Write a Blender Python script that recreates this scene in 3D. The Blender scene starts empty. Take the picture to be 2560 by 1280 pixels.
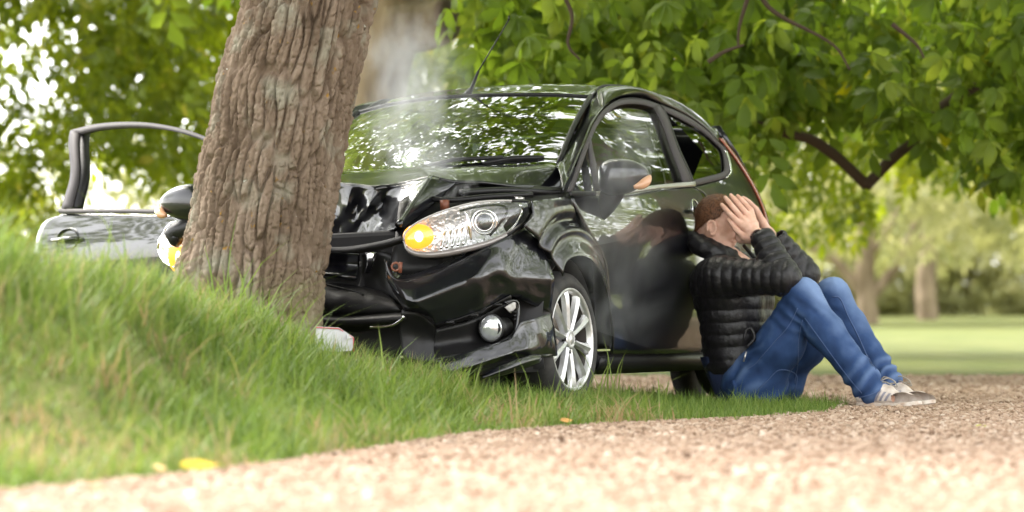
import bpy, bmesh, math, random
import numpy as np
from mathutils import Vector, Matrix

random.seed(7)
rng = np.random.default_rng(11)
scene = bpy.context.scene
COL = scene.collection

# ------------------------------------------------------------------ camera
cam_data = bpy.data.cameras.new("camera")
cam = bpy.data.objects.new("camera", cam_data)
COL.objects.link(cam)
cam_data.sensor_width = 36.0
cam_data.lens = 36.0 * 10000.0 / 2560.0
cam.location = (0, 0, 0.386)
cam.rotation_euler = (math.radians(90) + math.atan(150.0 / 10000.0), 0, 0)
cam_data.clip_end = 2000
cam_data.dof.use_dof = True
cam_data.dof.focus_distance = 16.9
cam_data.dof.aperture_fstop = 2.8
scene.camera = cam

# ------------------------------------------------------------------ daylight: bright, thinly overcast
SUN_EL, SUN_AZ = math.radians(54), math.radians(312)     # azimuth from +Y, clockwise: beyond the trees, to the left
world = bpy.data.worlds.new("World")
scene.world = world
world.use_nodes = True
wn = world.node_tree.nodes
wl = world.node_tree.links
wn.clear()
sky = wn.new("ShaderNodeTexSky")
sky.sky_type = 'NISHITA'
sky.sun_disc = False
sky.sun_elevation = SUN_EL
sky.sun_rotation = SUN_AZ
sky.air_density = 1.0
sky.dust_density = 1.2
sky.ozone_density = 1.0
hs = wn.new("ShaderNodeHueSaturation")
hs.inputs["Saturation"].default_value = 0.12
hs.inputs["Value"].default_value = 1.0
bg = wn.new("ShaderNodeBackground")
bg.inputs["Strength"].default_value = 0.15
wo = wn.new("ShaderNodeOutputWorld")
wl.new(sky.outputs[0], hs.inputs["Color"])
wl.new(hs.outputs[0], bg.inputs["Color"])
wl.new(bg.outputs[0], wo.inputs["Surface"])

sun_data = bpy.data.lights.new("sun", 'SUN')
sun_data.energy = 1.3
sun_data.angle = math.radians(40)
sun_data.color = (1.0, 0.94, 0.85)
sun = bpy.data.objects.new("sun", sun_data)
COL.objects.link(sun)
_sd = Vector((math.sin(SUN_AZ) * math.cos(SUN_EL), math.cos(SUN_AZ) * math.cos(SUN_EL), math.sin(SUN_EL)))
sun.rotation_euler = _sd.to_track_quat('Z', 'Y').to_euler()

vs = scene.view_settings
vs.view_transform = 'Standard'
vs.look = 'None'
vs.gamma = 1
vs.use_curve_mapping = False
vs.exposure = 2.9
vs.use_white_balance = True
vs.white_balance_temperature = 6650        # the photograph is set warm
cy = scene.cycles
cy.use_denoising = True
cy.max_bounces = 8
cy.diffuse_bounces = 3
cy.glossy_bounces = 4
cy.transmission_bounces = 6
cy.transparent_max_bounces = 12
cy.volume_bounces = 1
cy.caustics_reflective = False
cy.caustics_refractive = False
cy.sample_clamp_indirect = 6.0

# ------------------------------------------------------------------ mesh and material helpers
def tag(o, label=None, cat=None, group=None, kind=None):
    if label: o["label"] = label
    if cat: o["category"] = cat
    if group: o["group"] = group
    if kind: o["kind"] = kind
    return o


def empty(name, loc=(0, 0, 0)):
    o = bpy.data.objects.new(name, None)
    o.empty_display_size = 0.2
    o.location = loc
    COL.objects.link(o)
    return o


def mesh_obj(name, V, F, mat=None, parent=None, smooth=True, angle=None, normals=True):
    me = bpy.data.meshes.new(name)
    V = np.asarray(V, np.float32)
    if isinstance(F, np.ndarray):
        n, k = F.shape
        me.vertices.add(len(V)); me.vertices.foreach_set("co", V.ravel())
        me.loops.add(n * k); me.loops.foreach_set("vertex_index", F.astype(np.int32).ravel())
        me.polygons.add(n)
        me.polygons.foreach_set("loop_start", np.arange(0, n * k, k, dtype=np.int32))
        me.polygons.foreach_set("loop_total", np.full(n, k, np.int32))
        me.update(calc_edges=True); me.validate()
    else:
        me.from_pydata([tuple(map(float, v)) for v in V], [], [tuple(map(int, f)) for f in F])
        me.update()
    if normals and len(V) < 60000:
        bm = bmesh.new(); bm.from_mesh(me)
        bmesh.ops.recalc_face_normals(bm, faces=bm.faces)
        bm.to_mesh(me); bm.free()
    me.polygons.foreach_set("use_smooth", np.full(len(me.polygons), smooth, bool))
    if smooth and angle is not None:
        me.set_sharp_from_angle(angle=math.radians(angle))
    if mat: me.materials.append(mat)
    o = bpy.data.objects.new(name, me)
    COL.objects.link(o)
    if parent: o.parent = parent
    return o


def crv(pts, n, closed=False):
    """Catmull-Rom through points, resampled evenly"""
    P = np.asarray(pts, float)
    if len(P) == 2:
        t = np.linspace(0, 1, n)[:, None]
        return P[0] * (1 - t) + P[1] * t
    Q = np.vstack([2 * P[0] - P[1], P, 2 * P[-1] - P[-2]])
    out = []
    for i in range(1, len(Q) - 2):
        t = np.linspace(0, 1, 16, endpoint=False)[:, None]
        a, b, c, d = Q[i - 1], Q[i], Q[i + 1], Q[i + 2]
        out.append(0.5 * (2 * b + (c - a) * t + (2 * a - 5 * b + 4 * c - d) * t ** 2 + (-a + 3 * b - 3 * c + d) * t ** 3))
    out.append(P[-1:])
    R = np.vstack(out)
    s = np.concatenate([[0], np.cumsum(np.linalg.norm(np.diff(R, axis=0), axis=1))])
    t = np.linspace(0, s[-1], n)
    return np.stack([np.interp(t, s, R[:, k]) for k in range(R.shape[1])], 1)


def lin(pts, n):
    P = np.asarray(pts, float)
    s = np.concatenate([[0], np.cumsum(np.linalg.norm(np.diff(P, axis=0), axis=1))])
    t = np.linspace(0, s[-1], n)
    return np.stack([np.interp(t, s, P[:, k]) for k in range(P.shape[1])], 1)


def tfi(b, t, l, r):
    """grid between four boundary curves: b,t run left-right, l,r run bottom-top"""
    n, m = len(b), len(l)
    s = np.linspace(0, 1, n)[None, :, None]; v = np.linspace(0, 1, m)[:, None, None]
    return ((1 - v) * b[None] + v * t[None] + (1 - s) * l[:, None] + s * r[:, None]
            - ((1 - s) * (1 - v) * b[0] + s * (1 - v) * b[-1] + (1 - s) * v * t[0] + s * v * t[-1]))


def rows_grid(rows, n, m, smooth_across=True, smooth_along=True):
    R = [(crv if smooth_along else lin)(r, n) for r in rows]
    A = np.stack(R, 0)
    cols = [(crv if smooth_across else lin)(A[:, j], m) for j in range(n)]
    return np.stack(cols, 1)


def ctrl_grid(C, a, b):
    """bilinear refinement of a control grid (keeps sharp facets)"""
    C = np.asarray(C, float)
    m, n = C.shape[:2]
    i = np.linspace(0, m - 1, (m - 1) * a + 1); j = np.linspace(0, n - 1, (n - 1) * b + 1)
    i0 = np.minimum(i.astype(int), m - 2); j0 = np.minimum(j.astype(int), n - 2)
    fi = (i - i0)[:, None, None]; fj = (j - j0)[None, :, None]
    g = lambda p, q: C[np.ix_(i0 + p, j0 + q)]
    return g(0, 0) * (1 - fi) * (1 - fj) + g(1, 0) * fi * (1 - fj) + g(0, 1) * (1 - fi) * fj + g(1, 1) * fi * fj


def soften(G, k=1):
    """smooth a grid a little, corners and borders kept"""
    G = G.copy()
    for _ in range(k):
        H = G.copy()
        H[1:-1, 1:-1] = 0.5 * G[1:-1, 1:-1] + 0.125 * (G[:-2, 1:-1] + G[2:, 1:-1] + G[1:-1, :-2] + G[1:-1, 2:])
        G = H
    return G


def grid_faces(m, n, wrap=False):
    i, j = np.meshgrid(np.arange(m - 1), np.arange(n if wrap else n - 1), indexing='ij')
    j2 = (j + 1) % n
    return np.stack([i * n + j, i * n + j2, (i + 1) * n + j2, (i + 1) * n + j], -1).reshape(-1, 4)


def tube_vf(path, rad, seg=10, cap=True, squash=None):
    P = np.asarray(path, float)
    n = len(P)
    rad = np.broadcast_to(np.asarray(rad, float), (n,))
    T = np.gradient(P, axis=0); T /= np.linalg.norm(T, axis=1)[:, None] + 1e-12
    ref = np.array([0, 0, 1.0]) if abs(T[0][2]) < 0.9 else np.array([1.0, 0, 0])
    V = []
    a = np.linspace(0, 2 * np.pi, seg, endpoint=False)
    N = np.cross(T[0], ref); N /= np.linalg.norm(N)
    for k in range(n):
        N = N - T[k] * (N @ T[k]); N /= np.linalg.norm(N) + 1e-12
        B = np.cross(T[k], N)
        V.append(P[k] + rad[k] * (np.cos(a)[:, None] * N + np.sin(a)[:, None] * B))
    V = np.vstack(V)
    F = [tuple(f) for f in grid_faces(n, seg, True)]
    if cap:
        F.append(tuple(range(seg))[::-1]); F.append(tuple((n - 1) * seg + i for i in range(seg)))
    return V, F


def join_vf(parts):
    V, F, o = [], [], 0
    for v, f in parts:
        V.append(np.asarray(v, float)); F += [tuple(int(i) + o for i in q) for q in f]; o += len(v)
    return np.vstack(V), F


def box_vf(c, s, R=None):
    c, s = np.array(c, float), np.array(s, float) / 2
    V = np.array([[x, y, z] for x in (-1, 1) for y in (-1, 1) for z in (-1, 1)], float) * s
    if R is not None: V = V @ np.asarray(R).T
    return V + c, [(0, 1, 3, 2), (4, 6, 7, 5), (0, 4, 5, 1), (2, 3, 7, 6), (0, 2, 6, 4), (1, 5, 7, 3)]


def lathe_vf(prof, seg=48):
    """profile of (axial, radius); axis = +Y"""
    a = np.linspace(0, 2 * np.pi, seg, endpoint=False)
    V = np.array([[r * math.cos(t), y, r * math.sin(t)] for (y, r) in prof for t in a])
    return V, [tuple(f) for f in grid_faces(len(prof), seg, True)]


def noise3(P, seed=0, octaves=3):
    """cheap smooth value noise in -1..1"""
    P = np.asarray(P, float)
    out = np.zeros(P.shape[:-1]); amp, tot = 1.0, 0.0
    for o in range(octaves):
        Q = P * (2 ** o) + seed * 17.13 + o * 5.7
        i = np.floor(Q).astype(np.int64); f = Q - i; f = f * f * (3 - 2 * f)
        def h(dx, dy, dz):
            n = (i[..., 0] + dx) * 374761393 + (i[..., 1] + dy) * 668265263 + (i[..., 2] + dz) * 1274126177
            n = (n ^ (n >> 13)) * 1274126177 & 0x7fffffff
            n = (n ^ (n >> 16)) & 0xffff
            return n / 32767.5 - 1
        x, y, z = f[..., 0], f[..., 1], f[..., 2]
        c = ((h(0, 0, 0) * (1 - x) + h(1, 0, 0) * x) * (1 - y) + (h(0, 1, 0) * (1 - x) + h(1, 1, 0) * x) * y) * (1 - z) \
            + ((h(0, 0, 1) * (1 - x) + h(1, 0, 1) * x) * (1 - y) + (h(0, 1, 1) * (1 - x) + h(1, 1, 1) * x) * y) * z
        out += amp * c; tot += amp; amp *= 0.5
    return out / tot


# ---- materials
MATS = {}


def principled(name, base=(0.5, 0.5, 0.5), rough=0.5, metal=0.0, coat=0.0, coat_rough=0.03, spec=0.5, **kw):
    m = bpy.data.materials.new(name)
    m.use_nodes = True
    b = m.node_tree.nodes["Principled BSDF"]
    b.inputs["Base Color"].default_value = (*base, 1)
    b.inputs["Roughness"].default_value = rough
    b.inputs["Metallic"].default_value = metal
    b.inputs["Coat Weight"].default_value = coat
    b.inputs["Coat Roughness"].default_value = coat_rough
    b.inputs["Specular IOR Level"].default_value = spec
    for k, v in kw.items():
        b.inputs[k.replace("_", " ")].default_value = v
    MATS[name] = m
    return m


def nodes_of(m):
    return m.node_tree.nodes, m.node_tree.links, m.node_tree.nodes["Principled BSDF"]


def add_noise_color(m, c1, c2, scale=10.0, detail=6.0, stretch=None, lo=0.35, hi=0.65, rough_amp=0.0, coord="Object"):
    n, l, b = nodes_of(m)
    tc = n.new("ShaderNodeTexCoord"); mp = n.new("ShaderNodeMapping")
    if stretch: mp.inputs["Scale"].default_value = stretch
    t = n.new("ShaderNodeTexNoise"); t.inputs["Scale"].default_value = scale; t.inputs["Detail"].default_value = detail
    r = n.new("ShaderNodeValToRGB")
    r.color_ramp.elements[0].position = lo; r.color_ramp.elements[0].color = (*c1, 1)
    r.color_ramp.elements[1].position = hi; r.color_ramp.elements[1].color = (*c2, 1)
    l.new(tc.outputs[coord], mp.inputs[0]); l.new(mp.outputs[0], t.inputs["Vector"])
    l.new(t.outputs["Fac"], r.inputs[0]); l.new(r.outputs[0], b.inputs["Base Color"])
    return t, r, mp


def add_bump(m, scale=60.0, strength=0.3, dist=0.01, detail=4.0, stretch=None, coord="Object"):
    n, l, b = nodes_of(m)
    tc = n.new("ShaderNodeTexCoord"); mp = n.new("ShaderNodeMapping")
    if stretch: mp.inputs["Scale"].default_value = stretch
    t = n.new("ShaderNodeTexNoise"); t.inputs["Scale"].default_value = scale; t.inputs["Detail"].default_value = detail
    bp = n.new("ShaderNodeBump"); bp.inputs["Strength"].default_value = strength; bp.inputs["Distance"].default_value = dist
    l.new(tc.outputs[coord], mp.inputs[0]); l.new(mp.outputs[0], t.inputs["Vector"])
    l.new(t.outputs["Fac"], bp.inputs["Height"]); l.new(bp.outputs[0], b.inputs["Normal"])
    return bp


def glass_mat(name, tint=(0.75, 0.82, 0.78), rough=0.0, boost=1.0):
    """thin pane: see-through with mirror reflection that grows towards grazing"""
    m = bpy.data.materials.new(name); m.use_nodes = True
    n, l = m.node_tree.nodes, m.node_tree.links
    n.clear()
    tr = n.new("ShaderNodeBsdfTransparent"); tr.inputs[0].default_value = (*tint, 1)
    gl = n.new("ShaderNodeBsdfGlossy"); gl.inputs["Roughness"].default_value = rough
    gl.inputs["Color"].default_value = (1, 1, 1, 1)
    lw = n.new("ShaderNodeLayerWeight"); lw.inputs["Blend"].default_value = 0.5
    pw5 = n.new("ShaderNodeMath"); pw5.operation = 'POWER'; pw5.inputs[1].default_value = 4.0
    mu = n.new("ShaderNodeMath"); mu.operation = 'MULTIPLY_ADD'; mu.use_clamp = True
    mu.inputs[1].default_value = 0.9; mu.inputs[2].default_value = 0.075 * boost
    mx = n.new("ShaderNodeMixShader"); out = n.new("ShaderNodeOutputMaterial")
    l.new(lw.outputs["Facing"], pw5.inputs[0]); l.new(pw5.outputs[0], mu.inputs[0]); l.new(mu.outputs[0], mx.inputs[0])
    l.new(tr.outputs[0], mx.inputs[1]); l.new(gl.outputs[0], mx.inputs[2]); l.new(mx.outputs[0], out.inputs[0])
    MATS[name] = m
    return m


# ------------------------------------------------------------------ geometry of the view (used to set real positions)
FPX, CAM_H, HORIZON = 10000.0, 0.386, 790.0
PITCH = math.atan((HORIZON - 640) / FPX)
_cosp, _sinp = math.cos(PITCH), math.sin(PITCH)
CAM = np.array([0.0, 0.0, CAM_H])
YAW, ROLL = math.radians(20.0), math.radians(2.4)
_R0 = np.array([math.sin(YAW), math.cos(YAW), 0.0])          # rearward
_L0 = np.array([math.cos(YAW), -math.sin(YAW), 0.0])         # the car's left
_Z0 = np.array([0.0, 0.0, 1.0])
CU = _R0
CW = _L0 * math.cos(ROLL) + _Z0 * math.sin(ROLL)
CZ = -_L0 * math.sin(ROLL) + _Z0 * math.cos(ROLL)
_wheel = np.array([(1435 - 1280) / FPX * 16.95, 16.95, -0.005])
CO = _wheel - 0.80 * CW                                       # car origin: front axle centre at ground height


def car_to_world(p):
    p = np.asarray(p, float)
    return CO + p[..., 0:1] * CU + p[..., 1:2] * CW + p[..., 2:3] * CZ


def world_to_car(p):
    d = np.asarray(p, float) - CO
    return np.stack([d @ CU, d @ CW, d @ CZ], -1)


def ray(px, py):
    X, Y = (px - 1280) / FPX, (640 - py) / FPX
    return np.array([X, _cosp - Y * _sinp, _sinp + Y * _cosp])


def at_depth(px, py, D):
    r = ray(px, py)
    return CAM + r * (D / r[1])


def at_z(px, py, z):
    r = ray(px, py)
    return CAM + r * ((z - CAM_H) / r[2])


def pw(px, py, w):
    r = ray(px, py)
    t = (w - (CAM - CO) @ CW) / (r @ CW)
    return world_to_car(CAM + t * r)


def pu(px, py, u):
    r = ray(px, py)
    t = (u - (CAM - CO) @ CU) / (r @ CU)
    return world_to_car(CAM + t * r)


def project(p):
    d = np.asarray(p, float) - CAM
    fw, up = d[..., 1] * _cosp + d[..., 2] * _sinp, -d[..., 1] * _sinp + d[..., 2] * _cosp
    return np.stack([1280 + FPX * d[..., 0] / fw, 640 - FPX * up / fw], -1)


_BU = [-1.0, -0.7, -0.45, -0.2, 0.1, 0.5, 1.2, 1.9, 2.4, 2.8, 3.1, 3.3]
_BW = [0.50, 0.66, 0.745, 0.785, 0.80, 0.812, 0.822, 0.822, 0.825, 0.805, 0.755, 0.60]
_PZ = [0.10, 0.22, 0.34, 0.50, 0.66, 0.76, 0.82, 0.90, 0.97, 1.03, 1.15, 1.27, 1.36, 1.42, 1.50]
_PW = [-0.05, -0.015, 0.018, 0.032, 0.036, 0.038, 0.034, 0.018, 0.0, -0.018, -0.066, -0.125, -0.185, -0.245, -0.35]


def _pchip(xs, ys):
    xs, ys = np.array(xs, float), np.array(ys, float)
    h, d = np.diff(xs), np.diff(ys) / np.diff(xs)
    m = np.zeros_like(ys)
    for i in range(1, len(xs) - 1):
        if d[i - 1] * d[i] > 0:
            w1, w2 = 2 * h[i] + h[i - 1], h[i] + 2 * h[i - 1]
            m[i] = (w1 + w2) / (w1 / d[i - 1] + w2 / d[i])
    m[0], m[-1] = d[0], d[-1]

    def f(x):
        x = np.clip(np.asarray(x, float), xs[0], xs[-1])
        i = np.clip(np.searchsorted(xs, x) - 1, 0, len(xs) - 2)
        t = (x - xs[i]) / h[i]
        return ((1 + 2 * t) * (1 - t) ** 2 * ys[i] + t * (1 - t) ** 2 * h[i] * m[i]
                + t * t * (3 - 2 * t) * ys[i + 1] + t * t * (t - 1) * h[i] * m[i + 1])
    return f


_fb, _fp = _pchip(_BU, _BW), _pchip(_PZ, _PW)


def side_w(u, z):
    """half width of the car body at length u and height z"""
    taper = np.clip((np.asarray(z) - 1.0) / 0.45, 0, 1)
    nose = np.clip((0.75 - np.asarray(u)) / 0.9, 0, 1) * taper * 0.02
    return _fb(u) + _fp(z) - nose


def ps(px, py, off=0.0):
    """point of the left body side under a picture position (real surface, solved along the ray)"""
    r = ray(px, py)
    lo, hi = 15.0, 21.5
    def g(t):
        q = world_to_car(CAM + t * r)
        return q[1] - float(side_w(q[0], q[2])) - off
    best = None
    ts = np.linspace(lo, hi, 131)
    gs = [g(t) for t in ts]
    for i in range(130):
        if gs[i] > 0 >= gs[i + 1]:
            a, b = ts[i], ts[i + 1]
            for _ in range(40):
                m = (a + b) / 2
                if g(m) > 0: a = m
                else: b = m
            best = a
            break
    if best is None:
        best = ts[int(np.argmin(np.abs(gs)))]
    return world_to_car(CAM + best * r)


# plan outline of the nose (vertical walls): used for bumper, lamps and wing
_PLAN = np.array([(-0.89, -0.85), (-0.89, 0.0), (-0.885, 0.2), (-0.86, 0.34), (-0.815, 0.47), (-0.735, 0.59), (-0.62, 0.69),
                  (-0.45, 0.77), (-0.2, 0.815), (0.1, 0.835), (0.6, 0.85), (1.8, 0.86)])


def pn(px, py, off=0.0):
    """point on the nose outline moved outwards by off"""
    r = ray(px, py)
    o, d = world_to_car(CAM), np.array([r @ CU, r @ CW, r @ CZ])
    P = _PLAN
    T = np.gradient(P, axis=0)
    T /= np.linalg.norm(T, axis=1)[:, None]
    Q = P + off * np.stack([-T[:, 1], T[:, 0]], 1)
    for i in range(len(Q) - 1):
        a, b = Q[i], Q[i + 1]
        e = b - a
        den = d[0] * e[1] - d[1] * e[0]
        if abs(den) < 1e-12: continue
        t = ((a[0] - o[0]) * e[1] - (a[1] - o[1]) * e[0]) / den
        s = ((a[0] - o[0]) * d[1] - (a[1] - o[1]) * d[0]) / den
        if -1e-6 <= s <= 1 + 1e-6 and t > 0:
            return o + t * d
    return ps(px, py, off)


def puf(px, py, ufun):
    """point where the ray meets the surface u = ufun(w)"""
    w = 0.0
    for _ in range(30):
        p = pu(px, py, ufun(w))
        w = 0.5 * w + 0.5 * p[1]
    return p
# ================================================================== GROUND
_xe = [-30, -3.0, -1.16, -0.77, -0.40, -0.15, 0.33, 0.98, 1.30, 1.54]
_ye = [4.0, 7.6, 9.05, 10.3, 12.2, 13.6, 14.8, 15.8, 16.7, 18.0]
_xr = [-30, -3.0, -1.54, -1.18, -1.12, -0.96, -0.76, -0.53, -0.13, 0.245, 0.71, 1.54]
_yr = [10, 11.0, 12.0, 13.3, 14.0, 15.0, 15.8, 16.0, 15.9, 16.3, 17.0, 18.0]
_zr = [.66, .62, .51, .43, .38, .29, .175, .10, .04, .005, -.01, -.02]
_xb = [-30, -3.0, -0.5, 0.6, 1.2, 1.54]
_yb = [26, 22.0, 20.5, 20.0, 19.0, 18.0]
GRAV_Z, FAR_EDGE = -0.025, 25.8


def y_edge(x): return np.interp(x, _xe, _ye) + 0.10 * noise3(np.stack([np.asarray(x) * 3.1, 0 * np.asarray(x), 0 * np.asarray(x)], -1), 31, 3)
def y_back(x): return np.interp(x, _xb, _yb)


def ground_z(x, y):
    x, y = np.asarray(x, float), np.asarray(y, float)
    ye, yr, zr = np.interp(x, _xe, _ye), np.interp(x, _xr, _yr), np.interp(x, _xr, _zr)
    t = np.clip((y - ye) / np.maximum(yr - ye, .3), 0, 1); t = t * t * (3 - 2 * t)
    s = np.clip((y - yr) / 2.6, 0, 1); s = s * s * (3 - 2 * s)
    low = np.where(x < -.3, -0.08, -0.03)
    z = np.where(y < yr, GRAV_Z + (zr - GRAV_Z) * t, zr + (low - zr) * s)
    z = np.where((x > 1.6) & (y < 40), GRAV_Z, z)
    far = np.clip((y - 24.0) / 31.0, 0, 6)
    z = z + np.where(y > 24, far * 0.31, 0)
    side = np.clip((np.abs(x) - 12) / 40, 0, 1) * 1.0
    return z + side * 0.6


GRASSG = principled("lawn_ground", (0.09, 0.12, 0.03), 0.9, spec=0.15)
add_noise_color(GRASSG, (0.075, 0.10, 0.024), (0.15, 0.155, 0.05), 1.6, 8, lo=0.3, hi=0.72)
add_bump(GRASSG, 40, 0.6, 0.05)
GRAVG = principled("gravel_ground", (0.42, 0.31, 0.21), 0.9, spec=0.2)
_n, _l, _b = nodes_of(GRAVG)
_vo = _n.new("ShaderNodeTexVoronoi"); _vo.inputs["Scale"].default_value = 55
_rp = _n.new("ShaderNodeValToRGB")
for p, c in ((0.0, (.14, .085, .055)), (0.35, (.235, .16, .105)), (0.7, (.30, .22, .155)), (1.0, (.37, .29, .22))):
    e = _rp.color_ramp.elements.new(p) if p not in (0.0, 1.0) else _rp.color_ramp.elements[0 if p == 0 else -1]
    e.position = p; e.color = (*c, 1)
_tc = _n.new("ShaderNodeTexCoord")
_sx = _n.new("ShaderNodeSeparateColor")
_l.new(_tc.outputs["Object"], _vo.inputs["Vector"]); _l.new(_vo.outputs["Color"], _sx.inputs[0]); _l.new(_sx.outputs[0], _rp.inputs[0])
_l.new(_rp.outputs[0], _b.inputs["Base Color"])
_bp = _n.new("ShaderNodeBump"); _bp.inputs["Strength"].default_value = 0.8; _bp.inputs["Distance"].default_value = 0.012; _bp.invert = True
_l.new(_vo.outputs["Distance"], _bp.inputs["Height"]); _l.new(_bp.outputs[0], _b.inputs["Normal"])

gx = np.unique(np.concatenate([np.linspace(-90, -6, 24), np.linspace(-6, -2.5, 12), np.linspace(-2.5, 2.6, 75), np.linspace(2.6, 90, 32)]))
gy = np.unique(np.concatenate([np.linspace(-60, 6, 18), np.linspace(6, 21, 110), np.linspace(21, 30, 30), np.linspace(30, 260, 46)]))
X, Y = np.meshgrid(gx, gy)
Z = ground_z(X, Y)
ground = mesh_obj("ground", np.stack([X, Y, Z], -1).reshape(-1, 3), grid_faces(len(gy), len(gx)), GRASSG)
tag(ground, kind="structure")


def strip(xs, ya, yb, k):
    G = []
    for x, a, b in zip(xs, ya, yb):
        yy = np.linspace(a, b, k)
        G.append(np.stack([np.full(k, x), yy, ground_z(np.full(k, x), yy) + 0.006], 1))
    G = np.array(G)
    return G.reshape(-1, 3), [tuple(f) for f in grid_faces(*G.shape[:2])]


xs = np.concatenate([np.linspace(-25, -3, 12), np.linspace(-2.9, 1.54, 110)])
xr2 = np.linspace(1.54, 30, 40)
_g = join_vf([strip(xs, np.full(len(xs), -20.0), y_edge(xs), 30), strip(xs, y_back(xs), np.full(len(xs), FAR_EDGE), 14),
              strip(xr2, np.full(40, -20.0), np.full(40, FAR_EDGE) - 0.0, 60)])
path = mesh_obj("gravel_path", *_g, GRAVG)
tag(path, kind="structure")


def on_verge(x, y):
    return (y > y_edge(x)) & (y < y_back(x)) & (x < 1.56)


# ---- pebbles -------------------------------------------------------------------------------
_ico = []
_t = (1 + 5 ** .5) / 2
_iv = np.array([(-1, _t, 0), (1, _t, 0), (-1, -_t, 0), (1, -_t, 0), (0, -1, _t), (0, 1, _t), (0, -1, -_t), (0, 1, -_t), (_t, 0, -1), (_t, 0, 1), (-_t, 0, -1), (-_t, 0, 1)], float) / math.hypot(1, _t)
_if = np.array([(0, 11, 5), (0, 5, 1), (0, 1, 7), (0, 7, 10), (0, 10, 11), (1, 5, 9), (5, 11, 4), (11, 10, 2), (10, 7, 6), (7, 1, 8), (3, 9, 4), (3, 4, 2), (3, 2, 6), (3, 6, 8), (3, 8, 9), (4, 9, 5), (2, 4, 11), (6, 2, 10), (8, 6, 7), (9, 8, 1)])


def rand_rot(n):
    q = rng.normal(size=(n, 4)); q /= np.linalg.norm(q, axis=1)[:, None]
    w, x, y, z = q.T
    return np.stack([1 - 2 * (y * y + z * z), 2 * (x * y - z * w), 2 * (x * z + y * w), 2 * (x * y + z * w), 1 - 2 * (x * x + z * z), 2 * (y * z - x * w), 2 * (x * z - y * w), 2 * (y * z + x * w), 1 - 2 * (x * x + y * y)], -1).reshape(n, 3, 3)


def scatter_mesh(name, TV, TF, pos, rot, scl, mat, tint=None, parent=None, variants=None):
    """one mesh of many copies of a template"""
    n, k = len(pos), len(TV)
    base = TV[None] if variants is None else variants
    V = np.einsum('nij,nkj->nki', rot, base * scl) + pos[:, None, :]
    F = (TF[None] + (np.arange(n) * k)[:, None, None]).reshape(-1, TF.shape[1])
    o = mesh_obj(name, V.reshape(-1, 3), F, mat, parent, True, None, False)
    if tint is not None:
        at = o.data.attributes.new("tint", 'FLOAT', 'FACE')
        at.data.foreach_set("value", np.repeat(tint, len(TF)).astype(np.float32))
    return o


STONE = principled("pebble_stone", (0.5, 0.38, 0.26), 0.75, spec=0.3)
_n, _l, _b = nodes_of(STONE)
_at = _n.new("ShaderNodeAttribute"); _at.attribute_name = "tint"
_rp = _n.new("ShaderNodeValToRGB")
_e = _rp.color_ramp.elements
_e[0].position = 0; _e[0].color = (.09, .05, .03, 1); _e[1].position = 1; _e[1].color = (.48, .39, .31, 1)
for p, c in ((.25, (.23, .150, .098)), (.5, (.31, .213, .146)), (.75, (.37, .272, .196))):
    e = _e.new(p); e.color = (*c, 1)
_l.new(_at.outputs["Fac"], _rp.inputs[0]); _l.new(_rp.outputs[0], _b.inputs["Base Color"])


def gravel_points(n, y0, y1, wfac=0.172):
    y = np.sqrt(rng.uniform(y0 * y0, y1 * y1, n)); x = rng.uniform(-wfac, wfac, n) * y
    keep = ~on_verge(x, y) & (y < FAR_EDGE)
    return x[keep], y[keep]


_px, _py, _ps = [], [], []
for n, a, b, lo, hi in ((35000, 7.4, 13, .007, .014), (44000, 13, 20.5, .006, .0125), (16500, 20.5, 26, .010, .018)):
    x, y = gravel_points(n, a, b)
    _px.append(x); _py.append(y); _ps.append(lo + (hi * 1.35 - lo) * rng.beta(1.1, 3.6, len(x)))
# some stray stones in the grass edge
x = rng.uniform(-1.8, 1.5, 2600); y = np.interp(x, _xe, _ye) + np.abs(rng.normal(0, .12, 2600))
_px.append(x); _py.append(y); _ps.append(rng.uniform(.005, .011, 2600))
x, y, s = np.concatenate(_px), np.concatenate(_py), np.concatenate(_ps)
n = len(x)
pos = np.stack([x, y, ground_z(x, y) + s * rng.uniform(.1, .55, n) + .004], 1)
var = _iv[None] * (1 + rng.uniform(-.28, .28, (n, 12, 1))) * np.stack([rng.uniform(.8, 1.35, n), rng.uniform(.8, 1.2, n), rng.uniform(.55, .9, n)], 1)[:, None, :]
rz = rng.uniform(0, 6.28, n); tl = rng.normal(0, .25, n)
rot = np.zeros((n, 3, 3)); rot[:, 0, 0] = np.cos(rz); rot[:, 0, 1] = -np.sin(rz); rot[:, 1, 0] = np.sin(rz); rot[:, 1, 1] = np.cos(rz); rot[:, 2, 2] = 1; rot[:, 2, 0] = tl
gravel = scatter_mesh("gravel", _iv, _if, pos, rot, s[:, None, None], STONE, np.clip(rng.beta(2.2, 2.0, n), 0, 1), variants=var)
gravel.data.polygons.foreach_set("use_smooth", np.zeros(len(gravel.data.polygons), bool))
tag(gravel, "loose peach and tan pebbles covering the path", "gravel", kind="stuff")
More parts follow.
